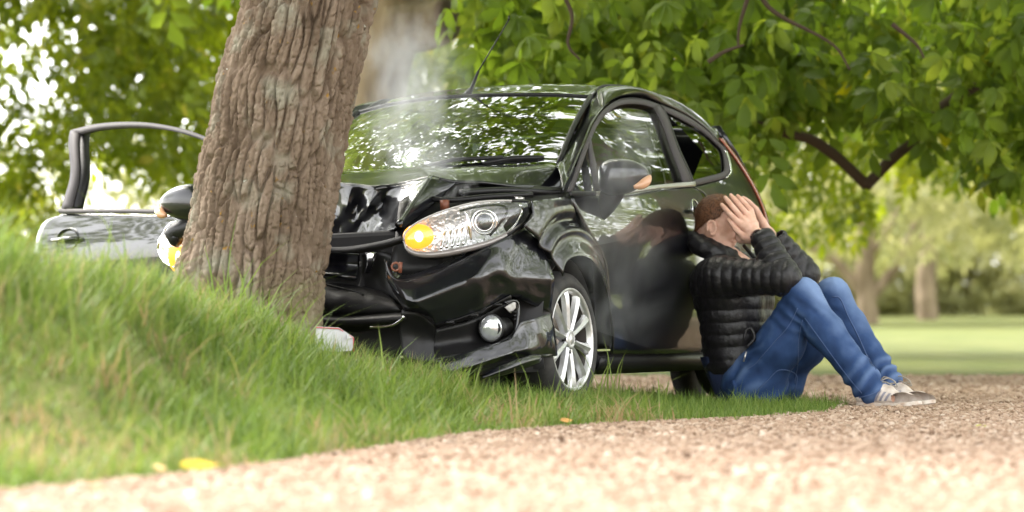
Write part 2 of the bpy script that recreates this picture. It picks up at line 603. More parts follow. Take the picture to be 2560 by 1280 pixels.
# ================================================================== TREES
BARK = principled("ridged_bark", (0.25, 0.18, 0.13), 0.9, spec=0.15)
_n, _l, _b = nodes_of(BARK)
_tc = _n.new("ShaderNodeTexCoord")
def _noise(sc, det=5.0, st=None):
    t = _n.new("ShaderNodeTexNoise"); t.inputs["Scale"].default_value = sc; t.inputs["Detail"].default_value = det
    if st:
        m = _n.new("ShaderNodeMapping"); m.inputs["Scale"].default_value = st
        _l.new(_tc.outputs["Object"], m.inputs[0]); _l.new(m.outputs[0], t.inputs["Vector"])
    else:
        _l.new(_tc.outputs["Object"], t.inputs["Vector"])
    return t
def _ramp(src, stops):
    r = _n.new("ShaderNodeValToRGB"); e = r.color_ramp.elements
    e[0].position, e[0].color = stops[0][0], (*stops[0][1], 1)
    e[1].position, e[1].color = stops[-1][0], (*stops[-1][1], 1)
    for p, c in stops[1:-1]:
        q = e.new(p); q.color = (*c, 1)
    _l.new(src, r.inputs[0]); return r
def _mix(fac, a, b):
    m = _n.new("ShaderNodeMix"); m.data_type = 'RGBA'
    _l.new(fac, m.inputs[0]); _l.new(a, m.inputs[6])
    if isinstance(b, tuple): m.inputs[7].default_value = (*b, 1)
    else: _l.new(b, m.inputs[7])
    return m.outputs[2]
_c1 = _ramp(_noise(9, 8, (1, 1, .3)).outputs["Fac"], [(0.3, (.095, .066, .045)), (0.5, (.165, .120, .086)), (0.7, (.245, .188, .142))])
_lich = _ramp(_noise(5.0, 8).outputs["Fac"], [(0.54, (0, 0, 0)), (0.68, (1, 1, 1))])
_c2 = _mix(_lich.outputs[0], _c1.outputs[0], (.235, .215, .165))
_or = _ramp(_noise(21.0, 7).outputs["Fac"], [(0.675, (0, 0, 0)), (0.72, (1, 1, 1))])
_c3 = _mix(_or.outputs[0], _c2, (.26, .15, .04))
_sp = _ramp(_noise(34.0, 3).outputs["Fac"], [(0.735, (0, 0, 0)), (0.76, (1, 1, 1))])
_c4 = _mix(_sp.outputs[0], _c3, (.36, .36, .31))
_sz = _n.new("ShaderNodeSeparateXYZ"); _l.new(_tc.outputs["Object"], _sz.inputs[0])
_mr = _n.new("ShaderNodeMapRange"); _mr.inputs[1].default_value = 0.38; _mr.inputs[2].default_value = 0.02
_l.new(_sz.outputs[2], _mr.inputs[0])
_gm = _n.new("ShaderNodeMath"); _gm.operation = 'MULTIPLY'; _l.new(_mr.outputs[0], _gm.inputs[0]); _l.new(_noise(7, 5).outputs["Fac"], _gm.inputs[1])
_c5 = _mix(_gm.outputs[0], _c4, (.13, .15, .045))
_l.new(_c5, _b.inputs["Base Color"])
_bp = _n.new("ShaderNodeBump"); _bp.inputs["Strength"].default_value = 0.9; _bp.inputs["Distance"].default_value = 0.008
_l.new(_noise(70, 6, (1, 1, .5)).outputs["Fac"], _bp.inputs["Height"]); _l.new(_bp.outputs[0], _b.inputs["Normal"])
BARK2 = principled("plain_bark", (0.2, 0.15, 0.11), 0.9, spec=0.1)
add_noise_color(BARK2, (0.17, 0.125, 0.088), (0.33, 0.255, 0.18), 8, 6, (1, 1, .25)); add_bump(BARK2, 30, .6, .02, 5, (1, 1, .25))
TWIG = principled("branch_bark", (0.065, 0.047, 0.033), 0.9, spec=0.1)


def leaf_mat(name, stops, trans=0.45, gloss=0.12, rough=0.45):
    m = bpy.data.materials.new(name); m.use_nodes = True
    n, l = m.node_tree.nodes, m.node_tree.links
    b = n["Principled BSDF"]
    at = n.new("ShaderNodeAttribute"); at.attribute_name = "tint"
    r = n.new("ShaderNodeValToRGB"); e = r.color_ramp.elements
    e[0].position, e[0].color = stops[0][0], (*stops[0][1], 1)
    e[1].position, e[1].color = stops[-1][0], (*stops[-1][1], 1)
    for p, c in stops[1:-1]:
        q = e.new(p); q.color = (*c, 1)
    l.new(at.outputs["Fac"], r.inputs[0]); l.new(r.outputs[0], b.inputs["Base Color"])
    b.inputs["Roughness"].default_value = rough; b.inputs["Specular IOR Level"].default_value = gloss * 2
    t = n.new("ShaderNodeBsdfTranslucent")
    h = n.new("ShaderNodeHueSaturation"); h.inputs["Hue"].default_value = 0.492; h.inputs["Saturation"].default_value = 1.1; h.inputs["Value"].default_value = 1.5
    l.new(r.outputs[0], h.inputs["Color"]); l.new(h.outputs[0], t.inputs[0])
    mx = n.new("ShaderNodeMixShader"); mx.inputs[0].default_value = trans
    l.new(b.outputs[0], mx.inputs[1]); l.new(t.outputs[0], mx.inputs[2]); l.new(mx.outputs[0], n["Material Output"].inputs[0])
    MATS[name] = m
    return m


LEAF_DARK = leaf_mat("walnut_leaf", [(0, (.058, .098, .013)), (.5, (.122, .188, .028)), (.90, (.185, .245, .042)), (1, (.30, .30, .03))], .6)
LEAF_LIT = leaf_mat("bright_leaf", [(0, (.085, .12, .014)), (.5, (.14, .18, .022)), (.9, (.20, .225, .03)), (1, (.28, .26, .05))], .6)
LEAF_HAZED = leaf_mat("hazed_far_leaf", [(0, (.18, .195, .075)), (.5, (.26, .265, .11)), (1, (.34, .33, .17))], .55)  # distance haze is painted in as a paler leaf colour
GRASSM = leaf_mat("grass_blade", [(0, (.065, .11, .020)), (.4, (.125, .195, .042)), (.75, (.19, .24, .065)), (.90, (.27, .245, .11)), (1, (.34, .25, .14))], .4, .1, .5)


def leaflet(L=0.12, W=0.05, fold=0.25, droop=0.25):
    xs = [0, .30, .65, 1.0]; ws = [.04, .85, .95, .0]
    V = []
    for x, w in zip(xs, ws):
        z = -droop * L * x * x
        V += [(x * L, -w * W / 2, z + fold * w * W / 2), (x * L, 0, z), (x * L, w * W / 2, z + fold * w * W / 2)]
    F = []
    for i in range(3):
        a = i * 3
        F += [(a, a + 1, a + 4), (a, a + 4, a + 3), (a + 1, a + 2, a + 5), (a + 1, a + 5, a + 4)]
    return np.array(V), np.array(F)


def leaflet_small(L=0.12, W=0.06):
    return np.array([(0, 0, 0), (.5 * L, -W / 2, .01), (L, 0, -.02), (.5 * L, W / 2, .01), (.45 * L, 0, -.006)], float), np.array([(0, 1, 4), (1, 2, 4), (2, 3, 4), (3, 0, 4)])


def compound(kind, seed, size=1.0, low=False):
    """a whole leaf: leaflets fanned (palmate) or paired along a stalk (pinnate)"""
    r = np.random.default_rng(seed)
    off = 0
    VV, FF = [], []
    def put(v, f, yaw, pitch, at, s):
        nonlocal off
        c, sn = math.cos(yaw), math.sin(yaw); cp_, sp_ = math.cos(pitch), math.sin(pitch)
        R = np.array([[c, -sn, 0], [sn, c, 0], [0, 0, 1]]) @ np.array([[cp_, 0, sp_], [0, 1, 0], [-sp_, 0, cp_]])
        VV.append((v * s) @ R.T + at); FF.append(f + off); off += len(v)
    if kind == "palm":
        for a in np.linspace(-1.9, 1.9, 5 + seed % 3):
            v, f = leaflet_small(.15, .07) if low else leaflet(.15, .062, .3, .35)
            put(v, f, a + r.normal(0, .1), r.uniform(.2, .6), np.zeros(3), (1 - .16 * abs(a)) * r.uniform(.85, 1.1))
    else:
        for k in range(7):
            i, sgn = (k // 2), (1 if k % 2 else -1)
            v, f = leaflet_small(.115, .06) if low else leaflet(.115, .052, .3, .3)
            if k == 6: put(v, f, r.normal(0, .1), .25, np.array([.21, 0, -.04]), 1.15)
            else: put(v, f, sgn * (1.0 + r.normal(0, .12)), r.uniform(.15, .5), np.array([.05 + .065 * i, sgn * .004, -.012 * i]), .75 + .14 * i)
    return np.vstack(VV) * size, np.vstack(FF)


def droop_rot(n, down=0.5):
    """random frames whose x axis points outwards and somewhat down"""
    yaw = rng.uniform(0, 2 * np.pi, n); pit = rng.normal(down, .45, n); roll = rng.normal(0, .45, n)
    cy_, sy_, cp_, sp_, cr_, sr_ = np.cos(yaw), np.sin(yaw), np.cos(pit), np.sin(pit), np.cos(roll), np.sin(roll)
    z = np.zeros(n); o = np.ones(n)
    Rz = np.stack([cy_, -sy_, z, sy_, cy_, z, z, z, o], -1).reshape(n, 3, 3)
    Ry = np.stack([cp_, z, sp_, z, o, z, -sp_, z, cp_], -1).reshape(n, 3, 3)
    Rx = np.stack([o, z, z, z, cr_, -sr_, z, sr_, cr_], -1).reshape(n, 3, 3)
    return Rz @ Ry @ Rx


def crown_points(n, lo, hi, thresh=-0.1, scale=1.2, seed=1, shape=None):
    lo, hi = np.array(lo, float), np.array(hi, float)
    out = []
    tot = 0
    while tot < n:
        P = rng.uniform(lo, hi, (n * 3, 3))
        k = noise3(P * scale, seed, 3) > thresh
        if shape is not None: k &= shape(P)
        P = P[k]; out.append(P); tot += len(P)
        if len(out) > 40: break
    return np.vstack(out)[:n]


def ellip(c, r):
    c, r = np.array(c, float), np.array(r, float)
    return lambda P: (((P - c) / r) ** 2).sum(1) < 1


_tmpl = [compound("palm", s) for s in range(3)] + [compound("pinn", s) for s in range(3)]
_tmpl += [compound("palm", s, 1, True) for s in range(3)] + [compound("pinn", s, 1, True) for s in range(3)]


def foliage(name, P, mat, parent, size=1.0, tint=(0.15, 0.95), kinds=(3, 4, 5), down=.5, kind="stuff"):
    """all the leaves of a crown in one mesh"""
    if parent is not None: P = P - np.array(parent.location)
    VV, FF, TT, o = [], [], [], 0
    which = rng.integers(0, len(kinds), len(P))
    for i, kk in enumerate(kinds):
        Q = P[which == i]
        TV, TF = _tmpl[kk]
        n = len(Q)
        R = droop_rot(n, down); S = size * rng.uniform(.75, 1.25, n)
        V = np.einsum('nij,kj->nki', R, TV) * S[:, None, None] + Q[:, None, :]
        F = TF[None] + (np.arange(n) * len(TV))[:, None, None]
        VV.append(V.reshape(-1, 3)); FF.append(F.reshape(-1, 3) + o); o += n * len(TV)
        per = 4 if kk > 5 else 12
        nl = len(TF) // per
        lt = np.clip(np.repeat(rng.beta(1.6, 1.8, n), nl) + rng.normal(0, .08, n * nl), 0, 1) * (tint[1] - tint[0]) + tint[0]
        lt = np.where(rng.random(n * nl) < .012, 1.0, lt)
        TT.append(np.repeat(lt, per))
    ob = mesh_obj(name, np.vstack(VV), np.vstack(FF), mat, parent, True, None, False)
    at = ob.data.attributes.new("tint", 'FLOAT', 'FACE')
    at.data.foreach_set("value", np.concatenate(TT).astype(np.float32))
    if kind: ob["kind"] = kind
    return ob


def limb(name, pts, r, mat, parent, seg=14, rough=0.12, n=40):
    P = crv(pts, n)
    R = np.interp(np.linspace(0, 1, n), np.linspace(0, 1, len(r)), r)
    V, F = tube_vf(P, R, seg, True)
    c = np.repeat(P, seg, 0)
    V = c + (V - c) * (1 + rough * noise3(V * 5, 5, 3))[:, None]
    return mesh_obj(name, V, F, mat, parent)


def tree_at(name, base, label, cat="tree", group=None):
    t = empty(name, base); tag(t, label, cat, group); bpy.context.view_layer.update()
    return t


def rel(t, pts): return np.asarray(pts, float) - np.array(t.location)


# ---------------- the leaning trunk the car has hit ------------------------------------------------
TD = 16.38
ctr = [(777, 0), (745, 125), (712, 240), (689, 360), (667, 460), (645, 600), (632, 660), (618, 740), (606, 830), (600, 900)]
rpx = [154, 161, 167, 166, 168, 172, 173, 178, 186, 200]
cw3 = np.array([at_depth(*c, TD) for c in ctr]); rm = np.array(rpx) / FPX * TD
top3 = cw3[0] + (cw3[0] - cw3[2]) / np.linalg.norm(cw3[0] - cw3[2]) * np.array([[0.8], [2.2]])
axis_pts = np.vstack([cw3[::-1], top3]); axis_r = np.concatenate([rm[::-1], [.24, .20]])
lean = tree_at("leaning_tree", tuple(axis_pts[0]), "thick ridged trunk leaning right in front of the crashed car")
NA, NZ = 420, 560
zc_ = np.concatenate([np.linspace(0, .62, 470), np.linspace(.625, 1, NZ - 470)])
A0 = crv(axis_pts, 400)
sl_ = np.concatenate([[0], np.cumsum(np.linalg.norm(np.diff(axis_pts, axis=0), axis=1))])
zz = zc_ * sl_[-1]
Pc = np.stack([np.interp(zz, np.linspace(0, sl_[-1], 400), A0[:, k]) for k in range(3)], 1)
Rr = np.interp(zz, sl_, axis_r)
th = np.linspace(0, 2 * np.pi, NA, endpoint=False)
TH, ZZ = np.meshgrid(th, zz)
# bark plates: stretched, warped cells; wraps round the trunk
NC = 30
def bark(TH, ZZ, ncell, asp, seed, warp):
    q = np.stack([np.cos(TH) * 1.2, np.sin(TH) * 1.2, ZZ * 1.6], -1)
    wx = noise3(q * 3.0, seed, 2) * warp; wz = noise3(q * 2.0, seed + 3, 2) * warp * 1.4
    a = TH / (2 * np.pi) * ncell + wx + 0.55 * ZZ * 2.0
    b = ZZ / asp + wz
    ia, ib = np.floor(a).astype(int), np.floor(b).astype(int)
    f1 = np.full(TH.shape, 9.0); f2 = np.full(TH.shape, 9.0); idv = np.zeros(TH.shape)
    for da in (-1, 0, 1):
        for db in (-1, 0, 1):
            ca, cb = ia + da, ib + db
            cam_ = np.mod(ca, ncell)
            h = (cam_ * 73856093) ^ (cb * 19349663) ^ (seed * 83492791)
            h = ((h ^ (h >> 13)) * 1274126177) & 0x7fffffff
            jx, jy, hv = (h & 1023) / 1023.0, ((h >> 10) & 1023) / 1023.0, ((h >> 20) & 255) / 255.
            d = np.hypot(ca + .15 + .7 * jx - a, cb + .1 + .8 * jy - b)
            m = d < f1
            f2 = np.where(m, f1, np.minimum(f2, d)); idv = np.where(m, hv, idv); f1 = np.where(m, d, f1)
    return f2 - f1, idv
# 0.55*ZZ*2 slant must wrap: it does not depend on angle, so the pattern stays periodic
e1_, id1 = bark(TH, ZZ, 40, .30, 5, .45)
e3_, id3 = bark(TH, ZZ, 150, .032, 13, .8)
e2_, id2 = bark(TH, ZZ, 78, .07, 9, .6)
q3 = np.stack([np.cos(TH) * Rr[:, None], np.sin(TH) * Rr[:, None], ZZ], -1)
ridge = np.clip(e1_ / .26, 0, 1); ridge = ridge * ridge * (3 - 2 * ridge)
fine = np.clip(e2_ / .35, 0, 1)
fine = np.clip(e2_ / .22, 0, 1)
disp = .0045 * np.clip(e3_ / .3, 0, 1) * (id3 + .3) + 0.022 * ridge * (0.55 + .7 * id1) + 0.009 * fine * ridge * (.5 + id2) + 0.008 * noise3(q3 * [6, 6, 3], 2, 3) + 0.006 * noise3(q3 * [44, 44, 12], 4, 3) + .0045 * noise3(q3 * [90, 90, 50], 6, 2) - .018
Tt = np.gradient(Pc, axis=0); Tt /= np.linalg.norm(Tt, axis=1)[:, None]
Nx = np.cross(np.array([0, 1.0, 0]), Tt); Nx /= np.linalg.norm(Nx, axis=1)[:, None]
Ny = np.cross(Tt, Nx)
rad = Rr[:, None] + disp + 0.03 * np.cos(3 * TH + 1) * np.clip(1 - ZZ / .35, 0, 1)
Vt = Pc[:, None, :] + rad[..., None] * (np.cos(TH)[..., None] * Nx[:, None, :] + np.sin(TH)[..., None] * Ny[:, None, :])
tr = mesh_obj("trunk", rel(lean, Vt.reshape(-1, 3)), grid_faces(NZ, NA, True), BARK, lean, True, None, False)
tp = axis_pts[-1]
for k, (dx, dy, dz) in enumerate(((1.8, .8, 1.8), (-1.6, 1.0, 2.0), (.6, -1.2, 2.2), (.5, 2.2, 1.6))):
    limb("branch", rel(lean, [tp - [0, 0, .15], tp + np.array([dx, dy, dz]) * .45, tp + np.array([dx, dy, dz])]), [.13, .08, .03], BARK2, lean)
P = crown_points(4600, (-4.6, 11.5, 3.5), (5.0, 23.0, 8.0), 0.0, 1.3, 21, ellip((.2, 17.6, 5.7), (4.8, 5.8, 2.2)))
P = np.vstack([P, crown_points(3000, (-2.6, 12.8, 3.8), (1.2, 18.0, 6.0), -.12, 1.5, 23)])  # extra unseen leaves added overhead to keep sky out of the bonnet's reflection
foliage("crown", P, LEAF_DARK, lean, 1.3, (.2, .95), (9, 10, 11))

# ---------------- trunk behind with a sawn-off limb -------------------------------------------------
D2 = 27.0
s2 = tree_at("sawn_tree", tuple(np.append(at_depth(905, 790, D2)[:2], ground_z(-1.0, D2))), "pale trunk with a sawn off limb, standing behind the car")
pts = [at_depth(905, 860, D2), at_depth(915, 500, D2), at_depth(935, 270, D2), at_depth(962, 140, D2), at_depth(985, 20, D2), at_depth(995, -160, D2), at_depth(990, -900, D2)]
limb("trunk", rel(s2, pts), [.27, .22, .185, .20, .235, .24, .2], BARK2, s2, 40, .10, 80)
pts = [at_depth(985, 60, D2 - .02), at_depth(1040, 62, D2 - .08), at_depth(1090, 58, D2 - .14), at_depth(1118, 50, D2 - .18)]
limb("limb_stub", rel(s2, pts), [.21, .19, .165, .15], BARK2, s2, 28, .10, 24)
CUTM = principled("weathered_cut_wood", (.13, .085, .065), .9)
V, F = tube_vf([at_depth(1114, 50, D2 - .18), at_depth(1128, 48, D2 - .20)], [.15, .135], 24)
mesh_obj("sawn_face", rel(s2, V), F, CUTM, s2)
P = crown_points(2600, (-6, 23.5, 3.4), (3, 31, 8), 0.0, .6, 4)
foliage("crown", P, LEAF_DARK, s2, 1.5, (.2, .9), (9, 10, 11))

# ---------------- big walnut whose low boughs hang across the top right ------------------------------
wal = tree_at("walnut_tree", (4.9, 24.5, float(ground_z(4.9, 24.5))), "large dark green tree with low boughs hanging over the car roof")
b0 = np.array([4.9, 24.5, 0.0])
limb("trunk", rel(wal, [b0 + [0, 0, -.2], b0 + [-.1, 0, 1.5], b0 + [.05, .1, 3.2], b0 + [0, 0, 6]]), [.36, .3, .27, .18], BARK2, wal, 24)
vb = [(1900, 300), (1960, 330), (2030, 350), (2100, 400), (2165, 462)]
limb("branch", rel(wal, [at_depth(x, y, 24.0 + .002 * (x - 2165)) for x, y in vb]), [.02, .030, .034, .033, .034], TWIG, wal, 12, .2)
vb = [(2165, 465), (2230, 398), (2292, 345), (2380, 250), (2700, 60)]
limb("branch", rel(wal, [at_depth(x, y, 24.0 + .001 * (x - 2165)) for x, y in vb]), [.034, .032, .036, .05, .09], TWIG, wal, 12, .2)
for pp in ([(1890, -40), (1915, 10), (1960, 45), (2080, 110), (2125, 175)], [(1880, -40), (1850, 60), (1845, 115)], [(2230, 60), (2290, 110), (2310, 145)], [(1770, 155), (1810, 130), (1860, 112)], [(1400, -30), (1430, 40), (1420, 110), (1450, 150)]):
    limb("twig", rel(wal, [at_depth(x, y, 21.2) for x, y in pp]), [.013, .010, .006], TWIG, wal, 8, .2)


def hang(P):
    """underside of the hanging boughs, wavy"""
    px = 1280 + P[:, 0] / P[:, 1] * FPX; py = 790 - (P[:, 2] - CAM_H) / P[:, 1] * FPX
    lim = np.interp(px, [700, 1100, 1250, 1500, 1640, 1800, 1890, 1990, 2160, 2290, 2400, 2560, 2800], [200, 240, 300, 330, 360, 410, 400, 300, 270, 290, 380, 470, 480])
    lim = lim + 50 * noise3(np.stack([P[:, 0] * 2.2, P[:, 1] * .9, 0 * px], -1), 8, 2)
    left = np.interp(py, [-400, 0, 120, 240], [1130, 1175, 1190, 1080])
    return (py < lim) & (px > left)


P = crown_points(2000, (-1.2, 23.2, .9), (4.2, 28.0, 3.0), -0.02, 1.4, 33, hang)
foliage("crown", P, LEAF_DARK, wal, 1.2, (.1, .95), (0, 1, 2, 3), .8)
P = crown_points(4600, (-2.6, 18.8, 2.75), (9.5, 30, 7.5), -0.0, 1.1, 12, None)
foliage("crown", P, LEAF_DARK, wal, 1.5, (.2, .9), (9, 10, 11))
# the nearest leaves, one by one
protos = []
for i, kk in enumerate((0, 1, 2, 0, 1, 3)):
    for tv in (.35, .6, .85):
        TV, TF = _tmpl[kk]
        me = bpy.data.meshes.new("leaf")
        me.from_pydata([tuple(v) for v in TV], [], [tuple(int(j) for j in f) for f in TF]); me.update()
        me.polygons.foreach_set("use_smooth", np.ones(len(me.polygons), bool))
        at = me.attributes.new("tint", 'FLOAT', 'FACE')
        at.data.foreach_set("value", np.clip(np.repeat(tv + rng.normal(0, .06, len(TF) // 12), 12), 0, .98).astype(np.float32))
        me.materials.append(LEAF_DARK)
        protos.append(me)
P = crown_points(300, (-.8, 22.0, 1.0), (3.3, 23.6, 2.25), -.08, 1.5, 41, hang)
Rl = droop_rot(300, .75)
for i in range(len(P)):
    o = bpy.data.objects.new("leaf", protos[int(rng.integers(0, len(protos)))])
    COL.objects.link(o); o.parent = wal
    o.matrix_local = Matrix.Translation(Vector(P[i] - np.array(wal.location))) @ Matrix(Rl[i].tolist()).to_4x4() @ Matrix.Scale(float(rng.uniform(.95, 1.5)), 4)

# ---------------- sunlit younger tree further back on the right -----------------------------------------
t5 = tree_at("young_tree", (5.6, 33.0, float(ground_z(5.6, 33))), "bright yellow green tree behind the sitting man")
limb("trunk", rel(t5, [(5.6, 33, 0), (5.5, 33, 1.5), (5.2, 33, 4)]), [.16, .13, .08], BARK2, t5)
def fr5(P):
    px = 1280 + P[:, 0] / P[:, 1] * FPX; py = 790 - (P[:, 2] - CAM_H) / P[:, 1] * FPX
    lim = np.interp(px, [1700, 1850, 1950, 2050, 2160, 2260, 2340, 2420, 2560, 2800], [470, 560, 585, 560, 530, 430, 400, 440, 470, 470]) + 45 * noise3(np.stack([P[:, 0] * 2.0, P[:, 1], 0 * px], -1), 14, 2)
    return (py < lim) & (px > 1720)
P = crown_points(1500, (1.2, 30.5, 1.0), (5.2, 35, 4.2), 0.02, 1.1, 17, fr5)
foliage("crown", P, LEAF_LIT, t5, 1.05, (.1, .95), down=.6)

# ---------------- trees on the left, sky shining through --------------------------------------------------
def left_tree(base, label, lo, hi, n, thr, seed, size, bottom):
    t = tree_at("background_tree", (base[0], base[1], float(ground_z(*base))), label, group="sunlit trees behind the open door")
    x, y = base
    limb("trunk", rel(t, [(x, y, -.1), (x + .1, y, 1.6), (x, y + .1, 4), (x, y, 7)]), [.25, .2, .16, .08], BARK2, t)
    def sh(P):
        px = 1280 + P[:, 0] / P[:, 1] * FPX; py = 790 - (P[:, 2] - CAM_H) / P[:, 1] * FPX
        return py < np.interp(px, [-900, 0, 150, 300, 450, 620, 900, 1200], bottom) + 60 * noise3(np.stack([P[:, 0] * 1.3, P[:, 1] * .6, 0 * px], -1), seed + 2, 2)
    P = crown_points(n, lo, hi, thr, .9, seed, sh)
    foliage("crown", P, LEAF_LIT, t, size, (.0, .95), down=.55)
    return t
left_tree((-6.0, 35.5), "leafy tree at far left whose crown fills the corner", (-6.5, 32.5, 1.2), (-2.6, 38, 5.5), 3600, .02, 51, 1.15, [500, 480, 440, 430, 430, 420, 400, 400])
left_tree((-2.2, 38.5), "leafy tree right above the open car door", (-3.6, 36, 1.2), (.8, 41, 5.5), 3000, .05, 52, 1.15, [440, 440, 420, 410, 430, 440, 460, 460])

# hedge and rough bushes at the left edge of the field
def bush(base, label, lo, hi, n, mat, seed, size, grp):
    t = tree_at("bush", (base[0], base[1], float(ground_z(*base))), label, "bush", grp)
    for k in range(4):
        a = k * 1.6
        limb("stem", rel(t, [(base[0] + .1 * math.cos(a), base[1] + .1 * math.sin(a), ground_z(*base) - .1), (base[0] + .5 * math.cos(a), base[1] + .5 * math.sin(a), ground_z(*base) + 1.1)]), [.03, .012], TWIG, t, 6, .1, 8)
    lo, hi = np.array(lo), np.array(hi)
    P = crown_points(n, lo, hi, -.12, 1.1, seed, ellip((lo + hi) / 2 * [1, 1, 1] - [0, 0, .3], (hi - lo) / 2 * [1.1, 1.1, 1.25]))
    foliage("crown", P, mat, t, size, (.2, 1.0), down=.2)
    return t
bush((-5.7, 41), "low bush at the left edge, beyond the grass bank", (-7.2, 39.5, .3), (-4.2, 43, 2.0), 900, LEAF_LIT, 61, 1.1, "bushes beyond the bank")
bush((-3.4, 44), "low bush seen through the open door's window", (-4.6, 42.5, .3), (-1.6, 46, 1.55), 800, LEAF_LIT, 62, 1.1, "bushes beyond the bank")
bush((-.6, 43), "low bush hidden mostly behind the trunk", (-2.0, 41.5, .3), (1.0, 45, 2.4), 900, LEAF_LIT, 63, 1.1, "bushes beyond the bank")

# ---------------- far pale trees on the right ---------------------------------------------------------------
D6 = 54.0
g6 = float(ground_z(4.8, D6))
t6 = tree_at("forked_tree", tuple(np.append(at_depth(2165, 800, D6)[:2], g6)), "distant pale tree forking low, right of the man's knees")
f6 = lambda *a: [at_depth(x, y, D6) for x, y in a]
limb("trunk", rel(t6, f6((2170, 815), (2168, 760), (2163, 700), (2165, 640), (2163, 560), (2170, 440))), [.15, .125, .13, .10, .08, .05], BARK2, t6, 16, .15)
for a, r in ((((2160, 735), (2120, 690), (2080, 645), (2020, 615), (1950, 600)), [.10, .07, .06, .045, .03]), (((2175, 740), (2205, 710), (2245, 660), (2272, 590), (2300, 540)), [.10, .075, .065, .05, .03]), (((2164, 640), (2195, 610), (2215, 580), (2260, 500)), [.07, .05, .04, .02])):
    limb("branch", rel(t6, f6(*a)), r, BARK2, t6, 12, .15)
P = crown_points(1500, (2.4, 51, 1.35), (7.5, 57.5, 4.6), .05, .9, 71)
foliage("crown", P, LEAF_HAZED, t6, 1.4, (0, 1), (9, 10, 11))
t7 = tree_at("slender_tree", tuple(np.append(at_depth(2315, 800, 60)[:2], float(ground_z(6.2, 60)))), "distant slim brown trunk right of the forked tree")
limb("trunk", rel(t7, [at_depth(2318, 815, 60), at_depth(2315, 700, 60), at_depth(2325, 560, 60), at_depth(2320, 300, 60)]), [.17, .13, .11, .08], BARK2, t7, 14, .2)
P = crown_points(900, (4, 58, 2.2), (9.5, 63, 6), .0, .7, 72)
foliage("crown", P, LEAF_HAZED, t7, 1.6, (0, 1), (9, 10, 11))
for k, (bx, by, lab) in enumerate(((5.0, 66, "pale bush behind the forked tree"), (7.6, 67, "pale bush at the far right edge of the lawn"), (2.8, 66, "pale bush low beyond the man's back"))):
    gz = float(ground_z(bx, by))
    bush((bx, by), lab, (bx - 2.0, by - 1.5, gz + .0), (bx + 2.0, by + 1.5, gz + 2.6), 1000, LEAF_HAZED, 80 + k, 1.5, "pale bushes along the far lawn")

# ---------------- the wood all round: far mass behind, and unseen trees on the near side for reflections --------------------
P = np.vstack([crown_points(5200, (-3, 76, 0), (40, 86, 15), -.1, .25, 91), crown_points(1500, (-40, 82, 0), (-3, 90, 4.0), .0, .3, 92)])
P[:, 2] += ground_z(P[:, 0], P[:, 1])
w1 = foliage("woodland", P, LEAF_HAZED, None, 3.2, (0, .9), (9, 10, 11))
tag(w1, "pale far wood closing the view behind the lawn", "woodland", kind="stuff")
P = np.vstack([crown_points(1800, (-16, -26, 3.5), (16, -14, 11), .10, .3, 93), crown_points(1200, (12, -6, 1.5), (20, 18, 9), .0, .35, 94), crown_points(800, (-24, 14, 2.0), (-15, 36, 10), .12, .35, 97), crown_points(2600, (14, 20, .3), (26, 50, 9), -.2, .3, 96), crown_points(1800, (18, 50, .3), (34, 78, 9), -.2, .3, 98)])  # blocks at right added to cover bright sky in the door's reflection
w2 = foliage("woodland", P, LEAF_LIT, None, 2.6, (0, .9), (9, 10, 11))
tag(w2, "unseen leafy trees round the near side, some added at right, mirrored in the paint", "woodland", kind="stuff")
# ================================================================== THE CRASHED HATCHBACK
PAINT = principled("black_car_paint", (0.005, 0.005, 0.007), 0.3, coat=1.0, coat_rough=0.018, spec=0.2)
TRIM = principled("grey_frame_plastic", (0.062, 0.056, 0.058), 0.6, spec=0.2)
add_bump(TRIM, 220, 0.06, 0.002)
BLACKP = principled("black_plastic", (0.006, 0.0055, 0.006), 0.45, spec=0.35)
add_bump(BLACKP, 90, 0.12, 0.003)
DARK = principled("dark_interior", (0.018, 0.017, 0.018), 0.75)
RUBBER = principled("tyre_rubber", (0.022, 0.021, 0.021), 0.72)
add_noise_color(RUBBER, (0.016, 0.015, 0.015), (0.05, 0.045, 0.04), 14, lo=0.4, hi=0.75)
ALLOY = principled("silver_alloy", (0.62, 0.62, 0.63), 0.32, 0.75)
add_noise_color(ALLOY, (0.66, 0.66, 0.67), (0.42, 0.40, 0.37), 18, lo=0.45, hi=0.8)
BARREL = principled("shaded_rim_barrel", (0.07, 0.062, 0.055), 0.6, 0.3)  # shade behind the spokes is put into this dark colour
CHROME = principled("chrome", (0.82, 0.82, 0.84), 0.12, 1.0)
SATIN = principled("satin_metal_trim", (0.55, 0.53, 0.52), 0.3, 0.8)
LAMPIN = principled("lamp_reflector", (0.85, 0.85, 0.86), 0.22, 0.6)
add_bump(LAMPIN, 55, 0.9, 0.012, 1.0)
GLASS = glass_mat("window_glass", (0.62, 0.70, 0.62), boost=1.1)
WSGLASS = glass_mat("windscreen_glass", (0.42, 0.50, 0.42), boost=2.2)
CLEARG = glass_mat("clear_side_glass", (0.86, 0.88, 0.86), boost=0.12)
PRIVG = glass_mat("rear_side_glass", (0.07, 0.08, 0.07), boost=1.3)
LENS = glass_mat("clear_lamp_lens", (0.93, 0.93, 0.93), boost=0.8)
AMBER = principled("lit_amber_indicator", (0.55, 0.2, 0.02), 0.3)
AMBER.node_tree.nodes["Principled BSDF"].inputs["Emission Color"].default_value = (1.0, 0.36, 0.03, 1)
AMBER.node_tree.nodes["Principled BSDF"].inputs["Emission Strength"].default_value = 0.26
BULB = principled("lit_bulb", (1, 0.9, 0.5), 0.3)
BULB.node_tree.nodes["Principled BSDF"].inputs["Emission Color"].default_value = (1.0, 0.75, 0.3, 1)
